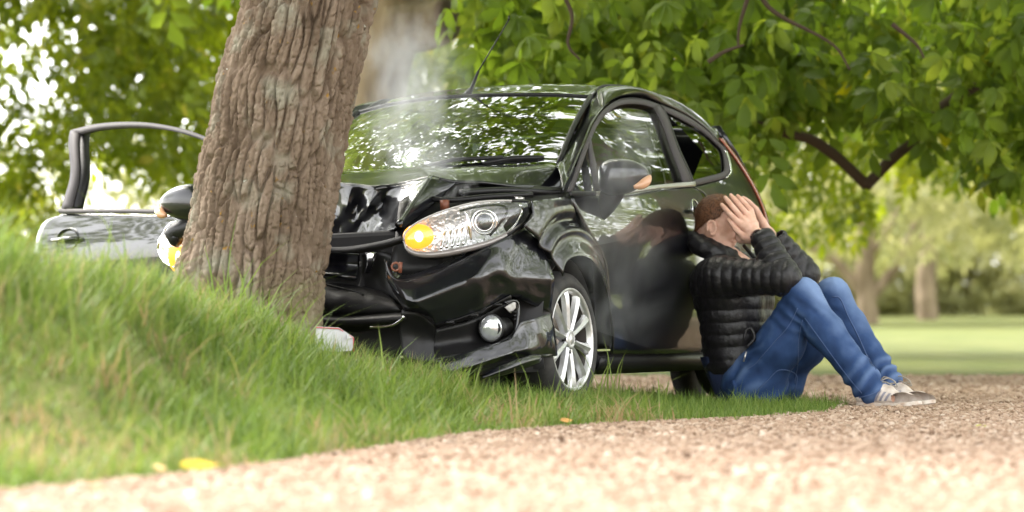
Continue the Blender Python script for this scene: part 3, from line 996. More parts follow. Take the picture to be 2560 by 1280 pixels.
BULB.node_tree.nodes["Principled BSDF"].inputs["Emission Strength"].default_value = 0.6
AMBERLENS = principled("amber_lens", (0.50, 0.27, 0.15), 0.2, coat=0.5)
REDLENS = principled("red_lamp_lens", (0.20, 0.04, 0.014), 0.12, coat=1.0)
PROJ = principled("projector_glass", (0.05, 0.055, 0.06), 0.03, coat=1.0, spec=1.0)
BELT = principled("seat_belt_webbing", (0.34, 0.33, 0.34), 0.8)
SEATM = principled("seat_fabric", (0.028, 0.027, 0.03), 0.9)
FOGM = principled("fog_lamp_glass", (0.55, 0.56, 0.58), 0.10, 0.6, coat=1.0)
RUSTO = principled("orange_plastic_clip", (0.16, 0.05, 0.025), 0.5)
DISCM = principled("brake_disc_steel", (0.32, 0.27, 0.23), 0.4, 0.7)

CM = Matrix(((-CU[0], CW[0], CZ[0], CO[0]), (-CU[1], CW[1], CZ[1], CO[1]), (-CU[2], CW[2], CZ[2], CO[2]), (0, 0, 0, 1)))
car = empty("hatchback_car")
car.matrix_world = CM
tag(car, "black three door hatchback crashed nose first into the leaning tree", "car")


def cobj(name, V, F, mat, parent=None, solid=0.0, angle=None, smooth=True, bevel=0.0):
    V = np.array(V, float).copy(); V[:, 0] *= -1
    o = mesh_obj(name, V, F, mat, parent or car, smooth, angle)
    if solid:
        s = o.modifiers.new("solid", 'SOLIDIFY'); s.thickness = solid; s.offset = 0
    if bevel:
        b = o.modifiers.new("bevel", 'BEVEL'); b.width = bevel; b.segments = 2; b.limit_method = 'ANGLE'
    return o


def cgrid(name, G, mat, parent=None, solid=0.004, angle=None):
    m, n = G.shape[:2]
    return cobj(name, G.reshape(-1, 3), grid_faces(m, n), mat, parent, solid, angle)


def uz(px, py):
    p = ps(px, py)
    return np.array([p[0], p[2]])


def UZ(*a):
    """mixed list: 2-tuples with |x|<20 are (u,z), others are picture positions on the body side"""
    return np.array([uz(*p) if abs(p[0]) > 20 else p for p in a], float)


def onside(G2, off=0.0, sgn=1):
    """(u,z) grid -> 3D on the body side"""
    u, z = G2[..., 0], G2[..., 1]
    return np.stack([u, sgn * (side_w(u, z) + off), z], -1)


MIR = np.array([1, -1, 1.0])

# ---------------- left door -------------------------------------------------
front_edge = UZ((1425, 491), (1436, 518), (1462, 570), (1481, 601), (1501, 635), (1513, 680), (1521, 760), (1526, 884))
door_bot = crv(np.vstack([front_edge[-1], [1.2, 0.222], [1.80, 0.222]]), 40)
door_top = crv(UZ((1425, 491), (1500, 489), (1570, 485), (1642, 474), (1731, 467)), 40)
door_rear = crv(np.vstack([[1.80, 0.222], [1.87, 0.45], [1.93, 0.70], uz(1765, 497), door_top[-1]]), 34)
door_front = crv(front_edge[::-1], 34)
Gdoor = tfi(door_bot, door_top, door_front, door_rear)
door = cgrid("door", onside(Gdoor), PAINT)
door["label"] = "left front door, shut, glossy black"
# frame of the door window: outer and inner outline
fo = [(1415, 480), (1442, 407), (1465, 350), (1485, 305), (1510, 272), (1540, 252), (1570, 246), (1605, 249), (1642, 261)]
fi = [(1427, 479), (1452, 410), (1474, 349), (1492, 311), (1515, 283), (1542, 266), (1570, 260), (1605, 262), (1634, 271)]
FO, FI = crv(UZ(*fo), 60), crv(UZ(*fi), 60)


def band(name, A, B, mat, parent, off=0.004, bulge=0.004, sgn=1, solid=0.008, xf=None):
    G2 = np.stack([A, 0.5 * (A + B), B], 0)
    G = onside(G2, off, sgn)
    G[1, :, 1] += sgn * bulge
    if xf is not None: G = xf(G)
    return cgrid(name, G, mat, parent, solid)


band("window_frame", FO, FI, TRIM, door)
# rear upright of the frame
ra, rb = crv(UZ((1643, 261), (1690, 366), (1727, 455)), 20), crv(UZ((1631, 271), (1672, 366), (1705, 457)), 20)
band("window_frame", ra, rb, TRIM, door)
# post between quarter light and main pane
qa, qb = crv(UZ((1466, 350), (1482, 420), (1497, 478)), 14), crv(UZ((1474, 349), (1486, 400), (1484, 478)), 14)
qa = crv(UZ((1472, 346), (1483, 398), (1498, 478)), 14); qb = crv(UZ((1464, 352), (1472, 410), (1482, 478)), 14)
band("window_post", qa, qb, TRIM, door, 0.006)
# belt moulding
ba, bb = crv(UZ((1484, 480), (1560, 474), (1642, 463), (1731, 455)), 30), crv(UZ((1484, 489), (1560, 485), (1642, 473), (1731, 466)), 30)
band("belt_moulding", ba, bb, SATIN, door, 0.010, 0.004)
ba2, bb2 = crv(UZ((1418, 479), (1450, 479), (1484, 479)), 10), crv(UZ((1420, 490), (1450, 490), (1484, 489)), 10)
band("belt_moulding", ba2, bb2, BLACKP, door, 0.006)
# panes
pane_out = np.vstack([FI[:-1], crv(UZ((1634, 271), (1672, 366), (1707, 460)), 20)])
pane_bot = lin(UZ((1427, 482), (1707, 460)), len(pane_out))
Gp = np.stack([pane_bot + (pane_out - pane_bot) * t for t in np.linspace(0, 1, 10)], 0)
cgrid("window", onside(Gp, -0.016), CLEARG, door, 0.0)
# door handle: recess cup and bar with bright tip
hp = ps(1734, 522)
V, F = tube_vf([(1.60, side_w(1.60, .885) + .030, .885), (1.66, side_w(1.66, .888) + .038, .888), (1.74, side_w(1.74, .89) + .038, .89), (1.79, side_w(1.79, .892) + .026, .892)],
               [0.010, 0.015, 0.015, 0.011], 10)
h_bar = cobj("door_handle", V, F, PAINT, door)
V, F = tube_vf([(1.785, side_w(1.785, .891) + .030, .891), (1.80, side_w(1.80, .892) + .024, .892)], [0.016, 0.010], 10)
cobj("handle_cup", *join_vf([tube_vf([(1.70 + .055 * math.cos(t), side_w(1.7, .87 + .05 * math.sin(t)) + .002, .88 + .05 * math.sin(t)) for t in np.linspace(0, 2 * np.pi, 25)], 0.004, 6), (V, F)]), CHROME, door)

# sill below the doors
sl = onside(np.stack([lin([(0.42, z), (2.10, z)], 24) for z in (0.212, 0.175, 0.14)], 0), -0.008)
sl[2, :, 1] -= 0.03
cgrid("sill", sl, BLACKP)
sl2 = sl * MIR
cgrid("sill", sl2, BLACKP)

# ---------------- rear quarter window and panel -------------------------------
qo = [(1646, 262), (1705, 287), (1755, 320), (1792, 355), (1808, 373), (1818, 405), (1821, 432), (1806, 446), (1770, 456), (1733, 465)]
qi = [(1657, 277), (1705, 301), (1755, 331), (1787, 360), (1802, 376), (1808, 405), (1808, 426), (1797, 434), (1765, 442), (1731, 451)]
QO, QI = lin(crv(UZ(*qo), 300), 70), lin(crv(UZ(*qi), 300), 70)
qw = cgrid("quarter_window", onside(np.stack([QI.mean(0) + (QI - QI.mean(0)) * t for t in np.linspace(0.02, 1, 6)], 0), -0.004), PRIVG, None, 0)
band("window_frame", QO, QI, TRIM, qw, 0.004)
qc = crv(UZ((1657, 277), (1692, 360), (1731, 451)), 20); qd = crv(UZ((1646, 262), (1684, 360), (1729, 458)), 20)
band("window_post", qc, qd, BLACKP, qw, 0.003)
qs = crv(UZ((1810, 378), (1820, 405), (1823, 432), (1812, 445)), 16)
qs2 = crv(UZ((1807, 378), (1817, 405), (1820, 432), (1809, 445)), 16)
band("chrome_strip", qs, qs2, CHROME, qw, 0.010)

TAIL = np.array([(2.62, 1.26), (2.72, 1.175), (2.80, 1.10), (2.88, 1.01), (2.95, 0.92), (3.00, 0.80), (3.04, 0.62), (3.02, 0.35)])
rq_top = crv(np.vstack([uz(1735, 467), uz(1770, 458), uz(1808, 448), uz(1824, 434), uz(1821, 404), uz(1810, 371), TAIL[0]]), 50)
arch_r = [(2.49 + .345 * math.cos(t), .29 + .345 * math.sin(t)) for t in np.linspace(math.pi, 0.05, 18)]
rq_bot = lin(np.vstack([[1.81, 0.222], [2.10, 0.222], arch_r, [2.9, 0.30], [3.02, 0.32]]), 50)
rq_left = crv(np.vstack([[1.81, 0.222], [1.88, 0.45], [1.94, 0.70], uz(1768, 498), uz(1735, 467)]), 34)
rq_right = crv(TAIL[::-1], 34)
Grq = tfi(rq_bot, rq_top, rq_left, rq_right)
rq = cgrid("rear_quarter", onside(Grq), PAINT)
# tail lamp: tall red lamp along the rear corner
tl = []
for (u, z) in TAIL[:6]:
    tl.append([(u - .05, side_w(u - .05, z) + .006, z + .0), (u + .0, side_w(u, z) + .014, z), (u + .022, side_w(u + .02, z) - .002, z + .003), (u + .05, side_w(u, z) - .05, z + .006)])
G = np.array(tl); G = np.stack([crv(G[:, j], 24) for j in range(4)], 1)
cgrid("tail_lamp", G, REDLENS, None, 0.004)
cgrid("tail_lamp", G * MIR, REDLENS, None, 0.004)

# ---------------- A pillar, roof rail ----------------------------------------
ws_edge = np.vstack([pw(1388, 417, .675), pw(1396, 408, .672), pw(1433, 345, .625), pw(1462, 285, .585), pw(1484, 243, .560)])
ditch = np.array([(1.30, .548, 1.447), (1.55, .548, 1.463), (1.9, .552, 1.462), (2.25, .560, 1.425), (2.55, .575, 1.365), (2.74, .585, 1.31)])
so = crv(np.vstack([ws_edge, ditch]), 90)
inner2 = crv(np.vstack([UZ((1407, 478), (1437, 407), (1461, 349), (1481, 303), (1508, 268), (1539, 248), (1570, 241), (1606, 244), (1646, 257), (1708, 283), (1759, 317), (1795, 352)), TAIL[:1] + [[-0.01, 0.01]]]), 90)
si = onside(inner2, 0.0)
mid = 0.5 * (so + si); nrm = np.cross(np.gradient(so, axis=0), si - so); nrm /= np.linalg.norm(nrm, axis=1)[:, None]
nrm *= np.sign(nrm[:, 1:2])
rowsS = [so]
for t in np.linspace(0.12, 0.88, 7):
    rowsS.append(so * (1 - t) + si * t + nrm * (0.030 * math.sin(math.pi * t)))
rowsS.append(si)
cgrid("side_frame", np.array(rowsS), PAINT, None, 0.006)
cgrid("side_frame", np.array(rowsS) * MIR, PAINT, None, 0.006)
# dark ditch moulding
V, F = tube_vf(crv(np.vstack([ws_edge[-1:], ditch]) + [0, -.004, .004], 40), 0.008, 6)
cobj("roof_moulding", V, F, BLACKP)
cobj("roof_moulding", V * MIR, F, BLACKP)

# ---------------- windscreen --------------------------------------------------
uft = lambda w: 0.955 + 0.33 * w * w
ws_top = [puf(px, py, uft) for px, py in ((876, 286), (970, 263), (1064, 248), (1157, 241), (1270, 238), (1380, 238), (1474, 243))]
right_top = np.array([uft(-.56), -.56, ws_top[-1][2] - 0.004])
ws_top = [right_top] + [p for p in ws_top if p[1] > -.5]
cow = lambda w: 0.13 + 0.42 * w * w
base_l = np.array([pw(1393, 412, .66)])[0]
ws_base = [(cow(w) + .01, w, base_l[2] + 0.005 - 0.03 * (w / .66) ** 2 + 0.022) for w in np.linspace(-.66, .66, 7)]
ws_base[-1] = tuple(base_l)
T_, B_ = crv(np.array(ws_top), 60), crv(np.array(ws_base), 60)
lo = B_ + (B_ - T_) * 0.13
rowsW = [lo, B_]
for t in np.linspace(0.1, 0.9, 9):
    r = B_ * (1 - t) + T_ * t
    r = r + np.array([-0.4, 0, 0.9]) * (0.022 * math.sin(math.pi * t))
    rowsW.append(r)
rowsW.append(T_)
GW = np.array(rowsW)
ws = cgrid("windscreen", GW, WSGLASS, None, 0)
# black border seal on top and sides
e_top = GW[-1] + [0.0, 0, .003]
e_in = GW[-1] * 0.93 + GW[-2] * 0.07
bord = [tube_vf(GW[-1] + [0.004, 0, 0.002], 0.009, 6), tube_vf(GW[1:, -1] + [0, .006, .003], 0.012, 8), tube_vf(GW[1:, 0] + [0, -.006, .003], 0.012, 8)]
cobj("windscreen_seal", *join_vf(bord), BLACKP, ws)
frit = GW[1:, -5:] + [0, 0, -0.004]
cgrid("windscreen_seal", frit, BLACKP, ws, 0)
# wiper blade
w0, w1 = puf(1208, 415, lambda w: cow(w) + .02), puf(1360, 402, lambda w: cow(w) + .06)
wp = crv([w0 + [0, 0, .012], 0.5 * (w0 + w1) + [0, 0, .022], w1 + [0, 0, .014]], 10)
wip = cobj("wiper", *join_vf([tube_vf(wp, [0.006] + [0.011] * 8 + [0.008], 8), tube_vf([wp[3] + [0, 0, .01], wp[0] + [-.05, -.12, .02], wp[0] + [-.06, -.3, -.01]], 0.009, 8)]), BLACKP)

# ---------------- roof ---------------------------------------------------------
zc = _pchip([0.95, 1.2, 1.5, 1.8, 2.2, 2.6, 2.85], [T_[30][2], 1.472, 1.492, 1.496, 1.472, 1.405, 1.345])
G = []
for t in np.linspace(0, 1, 30):
    row = []
    for s in np.linspace(-1, 1, 31):
        j = (s + 1) / 2 * 59
        a = T_[int(j)] * (1 - j % 1) + T_[min(int(j) + 1, 59)] * (j % 1)
        we = np.interp(a[0] * (1 - t) + 2.82 * t, [1.0, 1.3, 2.25, 2.8], [.55, .545, .557, .583])
        u = a[0] * (1 - t) + (2.84 - 0.10 * s * s) * t
        w = s * we
        z = float(zc(u)) - 0.115 * w * w - 0.02 * max(0, abs(s) - .8) / .2 * .3
        k = min(1, t * 6); z = z * k + a[2] * (1 - k) + (0.004 if t > 0 else 0.004)
        row.append((u, w, z))
    G.append(row)
G = np.array(G)
roof = cgrid("roof", G, PAINT, None, 0.006)
# aerial near the front edge of the roof
a0, a1, a2 = puf(1172, 238, lambda w: 1.04), puf(1196, 178, lambda w: 1.07), puf(1272, 50, lambda w: 1.16)
V, F = join_vf([tube_vf([a0 + [-.02, 0, -.01], a0 + [0, 0, .012], a0 * .7 + a1 * .3, a1], [0.022, 0.016, 0.009, 0.006], 10), tube_vf([a1, a2], [0.0035, 0.0026], 8), tube_vf([a2, a2 + [.006, 0, .02]], [0.0045, 0.003], 8)])
cobj("aerial", V, F, BLACKP)

# ---------------- tailgate and rear bumper (seen only from aside) -----------------
tg = []
for (u, z, uc) in ((2.80, 1.335, 2.86), (2.84, 1.20, 2.97), (2.93, 1.0, 3.10), (2.98, 0.85, 3.16), (3.0, 0.65, 3.2), (2.98, 0.3, 3.17)):
    wv = side_w(u - .06, z)
    tg.append(crv([(u, -wv, z), (u * .4 + uc * .6, -wv * .7, z), (uc, 0, z + .02), (u * .4 + uc * .6, wv * .7, z), (u, wv, z)], 25))
cgrid("tailgate", np.array(tg), PAINT)

# ---------------- right side (mirror of the left, door opening left open) ----------
cgrid("rear_quarter", onside(Grq) * MIR, PAINT)
qwr = cgrid("quarter_window", onside(np.stack([QI.mean(0) + (QI - QI.mean(0)) * t for t in np.linspace(0.02, 1, 6)], 0), -0.004) * MIR, PRIVG, None, 0)
band("window_frame", QO, QI, TRIM, qwr, 0.004, sgn=-1)

# ---------------- open right door ---------------------------------------------------
HU, HW, OPEN = 0.36, -0.80, math.radians(63)


def swing(G):
    """turn the shut right door round its hinge"""
    d = G - np.array([HU, HW, 0])
    c, s = math.cos(OPEN), math.sin(OPEN)
    u = d[..., 0] * c + d[..., 1] * s
    w = -d[..., 0] * s + d[..., 1] * c
    return np.stack([HU + u, HW + w, G[..., 2]], -1)


rd_front = crv(np.vstack([[0.42, 0.222], [0.40, 0.5], [0.34, 0.76], [0.30, 0.93]]), 30)
rd_top = crv(np.vstack([[0.30, 0.93], door_top[20], door_top[-1]]), 40)
rd_bot = lin([(0.42, 0.222), (1.80, 0.222)], 40)
Grd = tfi(rd_bot, rd_top, rd_front, crv(door_rear, 30))
rdoor = cgrid("door", swing(onside(Grd, 0, -1)), PAINT, None, 0.004)
rdoor["label"] = "right front door, swung wide open, glass lit from behind"
inner = onside(Grd, -0.075, -1)
cgrid("door_lining", swing(inner), DARK, rdoor, 0.01)
edge = np.stack([onside(crv(door_rear, 30), -0.002, -1), onside(crv(door_rear, 30), -0.075, -1)], 0)
cgrid("door_edge", swing(edge), PAINT, rdoor, 0.003)
FO2 = FO.copy(); FI2 = FO + .72 * (FI - FO)
rb_ = ra + .52 * (rb - ra)
band("window_frame", FO2, FI2, TRIM, rdoor, 0.004, sgn=-1, xf=swing, solid=0.02)
band("window_frame", ra, rb_, TRIM, rdoor, 0.004, sgn=-1, xf=swing, solid=0.02)
band("belt_moulding", ba, bb, TRIM, rdoor, 0.012, sgn=-1, xf=swing)
band("belt_moulding", ba2, bb2, TRIM, rdoor, 0.012, sgn=-1, xf=swing)
# black inner seal of the rear upright
si1 = onside(rb_, -0.004, -1); si2 = onside(rb_ + [-0.012, 0.0], -0.05, -1)
cgrid("window_seal", swing(np.stack([si1, si2], 0)), BLACKP, rdoor, 0.006)
Gpl = Gp.copy(); Gpl[..., 1] = np.minimum(Gpl[..., 1] - 0.33, .985)      # wound down: only its top edge stands above the belt
Gl = onside(Gpl, 0, -1); Gl[..., 1] = -np.minimum(np.abs(Gl[..., 1]), side_w(Gl[..., 0], np.maximum(Gl[..., 2], .6)) - .035)
cgrid("window", swing(Gl), CLEARG, rdoor, 0.0)
# handle cup: round recess with a bar
V, F = tube_vf([(1.68 + .085 * math.cos(t), -side_w(1.68, .86 + .06 * math.sin(t)) - .001, .868 + .052 * math.sin(t)) for t in np.linspace(0, 2 * np.pi, 33)], 0.0035, 6)
cobj("handle_cup", swing(V), F, PAINT, rdoor)
t = np.linspace(0, 2 * np.pi, 33)
ring = np.stack([1.68 + .082 * np.cos(t), -(side_w(1.68, .868) + .002) + 0 * t, .868 + .05 * np.sin(t)], 1)
cup = np.stack([ring * 1.0, ring.mean(0) + (ring - ring.mean(0)) * .6 + [0, .03, 0], ring.mean(0) + (ring - ring.mean(0)) * .02 + [0, .036, 0]], 0)
cup[..., 1] -= 0.004
cgrid("handle_cup", swing(cup), BLACKP, rdoor, 0)
V, F = tube_vf([(1.58, -side_w(1.58, .868) - .02, .868), (1.66, -side_w(1.66, .868) - .035, .868), (1.77, -side_w(1.77, .868) - .022, .87)], [0.01, 0.014, 0.01], 10)
cobj("door_handle", swing(V), F, PAINT, rdoor)


# ---------------- door mirrors ---------------------------------------------------------
def blob(center, axes, scale, power=2.5, nu=28, nv=18, taper=None):
    """superellipsoid shell along three axes"""
    A = np.array(axes, float)
    u = np.linspace(0, 2 * np.pi, nu, endpoint=False); v = np.linspace(-np.pi / 2, np.pi / 2, nv)
    V = []
    f = lambda c: np.sign(c) * np.abs(c) ** (2 / power)
    for b in v:
        for a in u:
            q = np.array([f(np.cos(b)) * f(np.cos(a)), f(np.cos(b)) * f(np.sin(a)), f(np.sin(b))])
            if taper: q = taper(q)
            V.append(np.array(center) + (q * np.array(scale)) @ A)
    return np.array(V), [tuple(x) for x in grid_faces(nv, nu, True)]


def mirror_set(cx, sgn, lit):
    """housing centre in car coordinates; sgn +1 = left mirror"""
    cx = np.array(cx, float)
    ax = np.array([[0.10, 0.995 * sgn, 0.0], [1, -0.10 * sgn, 0], [0, 0, 1.0]])        # out, back, up
    def tp(q):
        k = 1 - 0.18 * q[0] - 0.20 * max(0, q[0]) ** 2
        return np.array([q[0], q[1] * (0.95 if q[1] < 0 else 0.6) * (1 - .25 * max(0, q[0])), q[2] * k + 0.10 * q[0] * (q[2] < 0)])
    V, F = blob(cx, ax, (0.112, 0.075, 0.076), 2.6, 36, 22, tp)
    m = cobj("door_mirror", V, F, PAINT)
    # lower black cup and foot
    foot_b = np.array([cx[0] + 0.035, sgn * (side_w(cx[0] + .05, 0.88) - .01), cx[2] - 0.155])
    V, F = tube_vf(crv([cx + [0.02, -sgn * .055, -.045], cx + [0.02, -sgn * .072, -.085], foot_b + [0, sgn * .03, .03], foot_b], 12), np.linspace(.055, .036, 12), 14)
    cobj("mirror_foot", V, F, BLACKP, m)
    # indicator strip at the outer lower front edge
    pts = [cx + ax.T @ np.array(p) for p in ((.055, -.064, -.052), (.085, -.052, -.044), (.105, -.030, -.026), (.116, -.004, -.002))]
    V, F = tube_vf(crv(pts, 12), [.008, .012, .016, .019, .021, .022, .022, .021, .019, .016, .012, .006], 10)
    ind = cobj("indicator", V, F, AMBERLENS, m)
    if lit:
        V, F = blob(crv(pts, 12)[6] + ax.T @ np.array([0.004, -0.018, 0.0]), ax, (0.011, .006, .010), 2, 12, 8)
        cobj("bulb", V, F, BULB, m)
    # glass at the back
    V, F = blob(cx + ax.T @ np.array([-0.004, 0.045, 0.0]), ax, (0.092, 0.004, 0.058), 3, 24, 10)
    cobj("mirror_glass", V, F, CHROME, m)
    return m


mc = pw(1560, 441, 0.955)
mirror_set(mc, 1, False)
mr = world_to_car(at_depth(462, 507, 16.80))
mirror_set(mr, -1, True)["label"] = "right door mirror with its indicator lit, beside the tree trunk"

# ---------------- front left wing ---------------------------------------------------------
wt = crv(UZ((1328, 503), (1360, 498), (1421, 487)), 40)
wr = crv(front_edge[::-1] - [0.006, 0], 40)[::-1]          # top -> bottom
wa = [(1390, 692), (1396, 664), (1407, 650), (1421, 643), (1444, 642), (1469, 658), (1490, 694), (1505, 752), (1514, 884)]
arch = crv(UZ(*wa), 40)
wl_ = crv(UZ((1390, 692), (1372, 640), (1345, 597), (1311, 567), (1330, 540), (1328, 503)), 40)
wrr = crv(np.vstack([arch[-1], wr[-1], wr[::-1][1:]]), 40)
G2 = tfi(arch, wt, wl_, crv(np.vstack([arch[-1], wr[::-1]]), 40))
G = onside(G2)
u, z = G2[..., 0], G2[..., 1]
# flare round the arch, a torn ledge above it and crumple marks
dist = np.min(np.hypot(u[..., None] - arch[:, 0], z[..., None] - arch[:, 1]), -1)
off = 0.030 * np.exp(-(dist / 0.055) ** 2) + 0.012 * np.exp(-((dist - 0.115) / 0.02) ** 2) - 0.022 * np.exp(-((dist - .155) / .03) ** 2)
cr = noise3(np.stack([u * 9, z * 4, 0 * u], -1), 3, 3)
off += 0.010 * cr * np.clip((0.1 - u) / 0.3, 0, 1)
G[..., 1] += off
wing = cgrid("front_wing", G, PAINT, None, 0.004)
wing["label"] = "left front wing, buckled above the wheel arch"
G3 = onside(tfi(np.stack([lin([(-.32, .30), (-.30, .5), (0, .64), (.28, .5), (.34, .25)], 40)], 0)[0], lin([(-.60, .83), (.33, .91)], 40), lin([(-.32, .30), (-.60, .83)], 20), lin([(.34, .25), (.33, .91)], 20)), -0.004) * MIR
cgrid("front_wing", G3, PAINT, None, 0.004)
# wheel arch liners
for s in (1, -1):
    for cu in (0.0, 2.49):
        a = np.linspace(math.radians(200), math.radians(-20), 24)
        L = np.stack([np.stack([cu + .345 * np.cos(a), np.full(24, s * ww), .29 + .345 * np.sin(a)], 1) for ww in (.79, .55)], 0)
        cgrid("arch_liner", L, DARK, None, 0.004)
        t = np.linspace(0, 2 * np.pi, 30)
        disc = np.stack([np.stack([cu + r * np.cos(t), np.full(30, s * .54), .29 + r * np.sin(t)], 1) for r in (.0, .36)], 0)
        cgrid("arch_liner", disc, DARK, None, 0.004)


# ---------------- wheels -------------------------------------------------------------------
def wheel_parts(loc, sgn, steer=0.0, proto=None):
    """axis along +w; built once, later wheels copy the meshes"""
    w = bpy.data.objects.new("wheel", None)
    COL.objects.link(w)
    w.parent = car
    w.location = (-loc[0], loc[1], loc[2])
    w.rotation_euler = (0, 0, (0 if sgn > 0 else math.pi) + steer)
    if proto:
        for c in proto.children:
            d = c.copy(); COL.objects.link(d); d.parent = w
        return w
    R, RR = 0.292, 0.216
    prof = [(-.19, .19), (-.19, .235), (-.185, .262), (-.165, .283), (-.13, R), (-.095, R + .001), (-.06, R), (-.028, .283), (-.008, .262), (0.0, .243), (-.002, .226), (-.010, RR + .002), (-.03, RR - .006)]
    V, F = lathe_vf(prof, 72)
    mesh_obj("tyre", V, F, RUBBER, w)
    # tread grooves as rings
    prof = [(-.014, RR + .004), (-.006, RR + .003), (-.005, RR - .004), (-.012, RR - .012), (-.030, RR - .017)]
    V, F = lathe_vf(prof, 72)
    mesh_obj("rim", V, F, ALLOY, w)
    prof = [(-.030, RR - .017), (-.06, RR - .024), (-.16, RR - .03), (-.185, RR - .03), (-.187, .05), (-.187, .0005)]  # profile closes in a dark disc standing for shade behind the spokes
    V, F = lathe_vf(prof, 72)
    mesh_obj("rim_barrel", V, F, BARREL, w)
    sp = None
    for k in range(10):
        a = k * 2 * math.pi / 10 + 0.10
        if sp is None:
            pts = []
            for r, hw, y, d in ((.030, .016, -.020, .03), (.075, .013, -.016, .026), (.13, .016, -.013, .024), (.185, .024, -.012, .022), (.212, .036, -.018, .02)):
                pts.append([(-hw, y - d, r), (-hw * .75, y - .004, r), (0, y + .006, r), (hw * .75, y - .004, r), (hw, y - d, r)])
            G = np.array(pts)
            sp = mesh_obj("spoke", G.reshape(-1, 3), grid_faces(5, 5), ALLOY, w, True, 35)
            o = sp
        else:
            o = sp.copy(); COL.objects.link(o); o.parent = w
        o.rotation_euler = (0, a, 0)
    V, F = lathe_vf([(-.03, .045), (-.014, .042), (-.010, .030), (-.014, .026), (-.008, .018), (-.008, 0.0005)], 24)
    mesh_obj("hub_cap", V, F, ALLOY, w)
    nuts = [tube_vf([(0.052 * math.cos(t), -.03, .052 * math.sin(t)), (.052 * math.cos(t), -.016, .052 * math.sin(t))], .009, 6) for t in np.linspace(0, 2 * np.pi, 4, endpoint=False)]
    V, F = join_vf(nuts)
    mesh_obj("wheel_nut", V, F, DARK, w)
    V, F = lathe_vf([(-.115, .0005), (-.105, .05), (-.095, .06), (-.095, .135), (-.115, .135)], 40)
    mesh_obj("brake_disc", V, F, DISCM, w)
    return w


w_fl = wheel_parts((0.0, 0.812, 0.292), 1, math.radians(-5))
w_fl["label"] = "front left wheel with silver spokes"
wheel_parts((2.49, 0.812, 0.292), 1, 0, w_fl)
wheel_parts((0.0, -0.812, 0.292), -1, 0, w_fl)
wheel_parts((2.49, -0.812, 0.292), -1, 0, w_fl)
# ---------------- crumpled bonnet ----------------------------------------------------------
buf = lambda w: 0.10 + 0.42 * w * w
rear_e = [puf(px, py, buf) for px, py in ((700, 440), (848, 431), (970, 424), (1100, 420), (1210, 416), (1300, 413), (1370, 411), (1398, 417))]
cpx = [(560, 486, -.16), (700, 472, -.22), (800, 462, -.25), (836, 459, -.28), (880, 462, -.30), (905, 465, -.31), (937, 469, -.33), (970, 466, -.31), (1005, 461, -.31), (1040, 452, -.32), (1076, 442, -.34)]
crest = [pu(*c) for c in cpx]
edge_r = [pu(1098, 446, -.31), pu(1122, 452, -.29), pu(1142, 455, -.27), pu(1210, 457, -.20), pu(1285, 466, -.07), pu(1350, 471, .07), pu(1405, 474, .20)]
front_line = np.vstack([crest[1:], edge_r])
n = 90
B = lin(front_line, n); Tq = crv(np.array(rear_e), n)
left = crv([B[0], B[0] * .5 + Tq[0] * .5 + [0, 0, .02], Tq[0]], 16)
right = crv([B[-1], B[-1] * .5 + Tq[-1] * .5 + [0, .012, .012], Tq[-1]], 16)
G = tfi(B, Tq, left, right)
s = np.linspace(0, 1, n)[None, :]; v = np.linspace(0, 1, 16)[:, None]
G[..., 2] += 0.016 * np.sin(np.pi * v) * (0.4 + 0.6 * np.clip((s - .55) / .2, 0, 1))
G[..., 2] += 0.006 * noise3(np.stack([G[..., 0] * 7, G[..., 1] * 9, 0 * G[..., 0]], -1), 4, 2) * np.sin(np.pi * v) * 1.0
bonnet = cgrid("bonnet", G, PAINT, None, 0.004)
bonnet["label"] = "black bonnet, buckled into a raised fold"
# falling front face with vertical folds
fpx = [(540, 640, -.28), (690, 622, -.28), (790, 606, -.25), (821, 604, -.25), (845, 607, -.27), (870, 604, -.25), (895, 597, -.29), (930, 585, -.32), (965, 578, -.42), (985, 573, -.58), (997, 563, -.75)]
fold = [0, .01, -.015, .020, -.022, .024, -.032, .018, .0, .016, -.024]
mid1, mid2 = [], []
for c, f, k in zip(cpx, fpx, fold):
    m1 = (c[0] * .66 + f[0] * .34, c[1] * .66 + f[1] * .34, c[2] * .70 + f[2] * .30 + k)
    m2 = (c[0] * .33 + f[0] * .67 + 6 * math.copysign(1, k), c[1] * .33 + f[1] * .67, c[2] * .36 + f[2] * .64 - k * .8)
    mid1.append(pu(*m1)); mid2.append(pu(*m2))
C = np.array([crest, mid1, mid2, [pu(*f) for f in fpx]])
G = soften(ctrl_grid(C, 8, 6), 1)
nz = noise3(G * [14, 10, 9], 9, 3)
G[1:-1, :, 0] += 0.009 * np.abs(nz[1:-1]) ** .8
face = cgrid("bonnet_face", G, PAINT, bonnet, 0.004, 28)
# lit ridge facet right of the fold
tri = np.array([[crest[-1], pu(1098, 446, -.31), pu(1122, 452, -.29), pu(1142, 455, -.27)],
                [pu(1045, 492, -.52), pu(1066, 492, -.46), pu(1084, 494, -.40), pu(1103, 492, -.34)],
                [pu(996, 563, -.77), pu(1000, 566, -.74), pu(1004, 569, -.70), pu(1008, 570, -.66)]])
G = soften(ctrl_grid(tri, 8, 5), 2)
cgrid("bonnet_fold", G, PAINT, bonnet, 0.004, 30)
V, F = tube_vf(crv([crest[-1], pu(1045, 490, -.525), pu(996, 563, -.78)], 14), [.009] * 12 + [.012, .015], 8)
cobj("fold_ridge", V, F, PAINT, bonnet)
V, F = tube_vf(crv(np.vstack(edge_r), 40), 0.006, 6)
cobj("bonnet_edge", V, F, PAINT, bonnet)

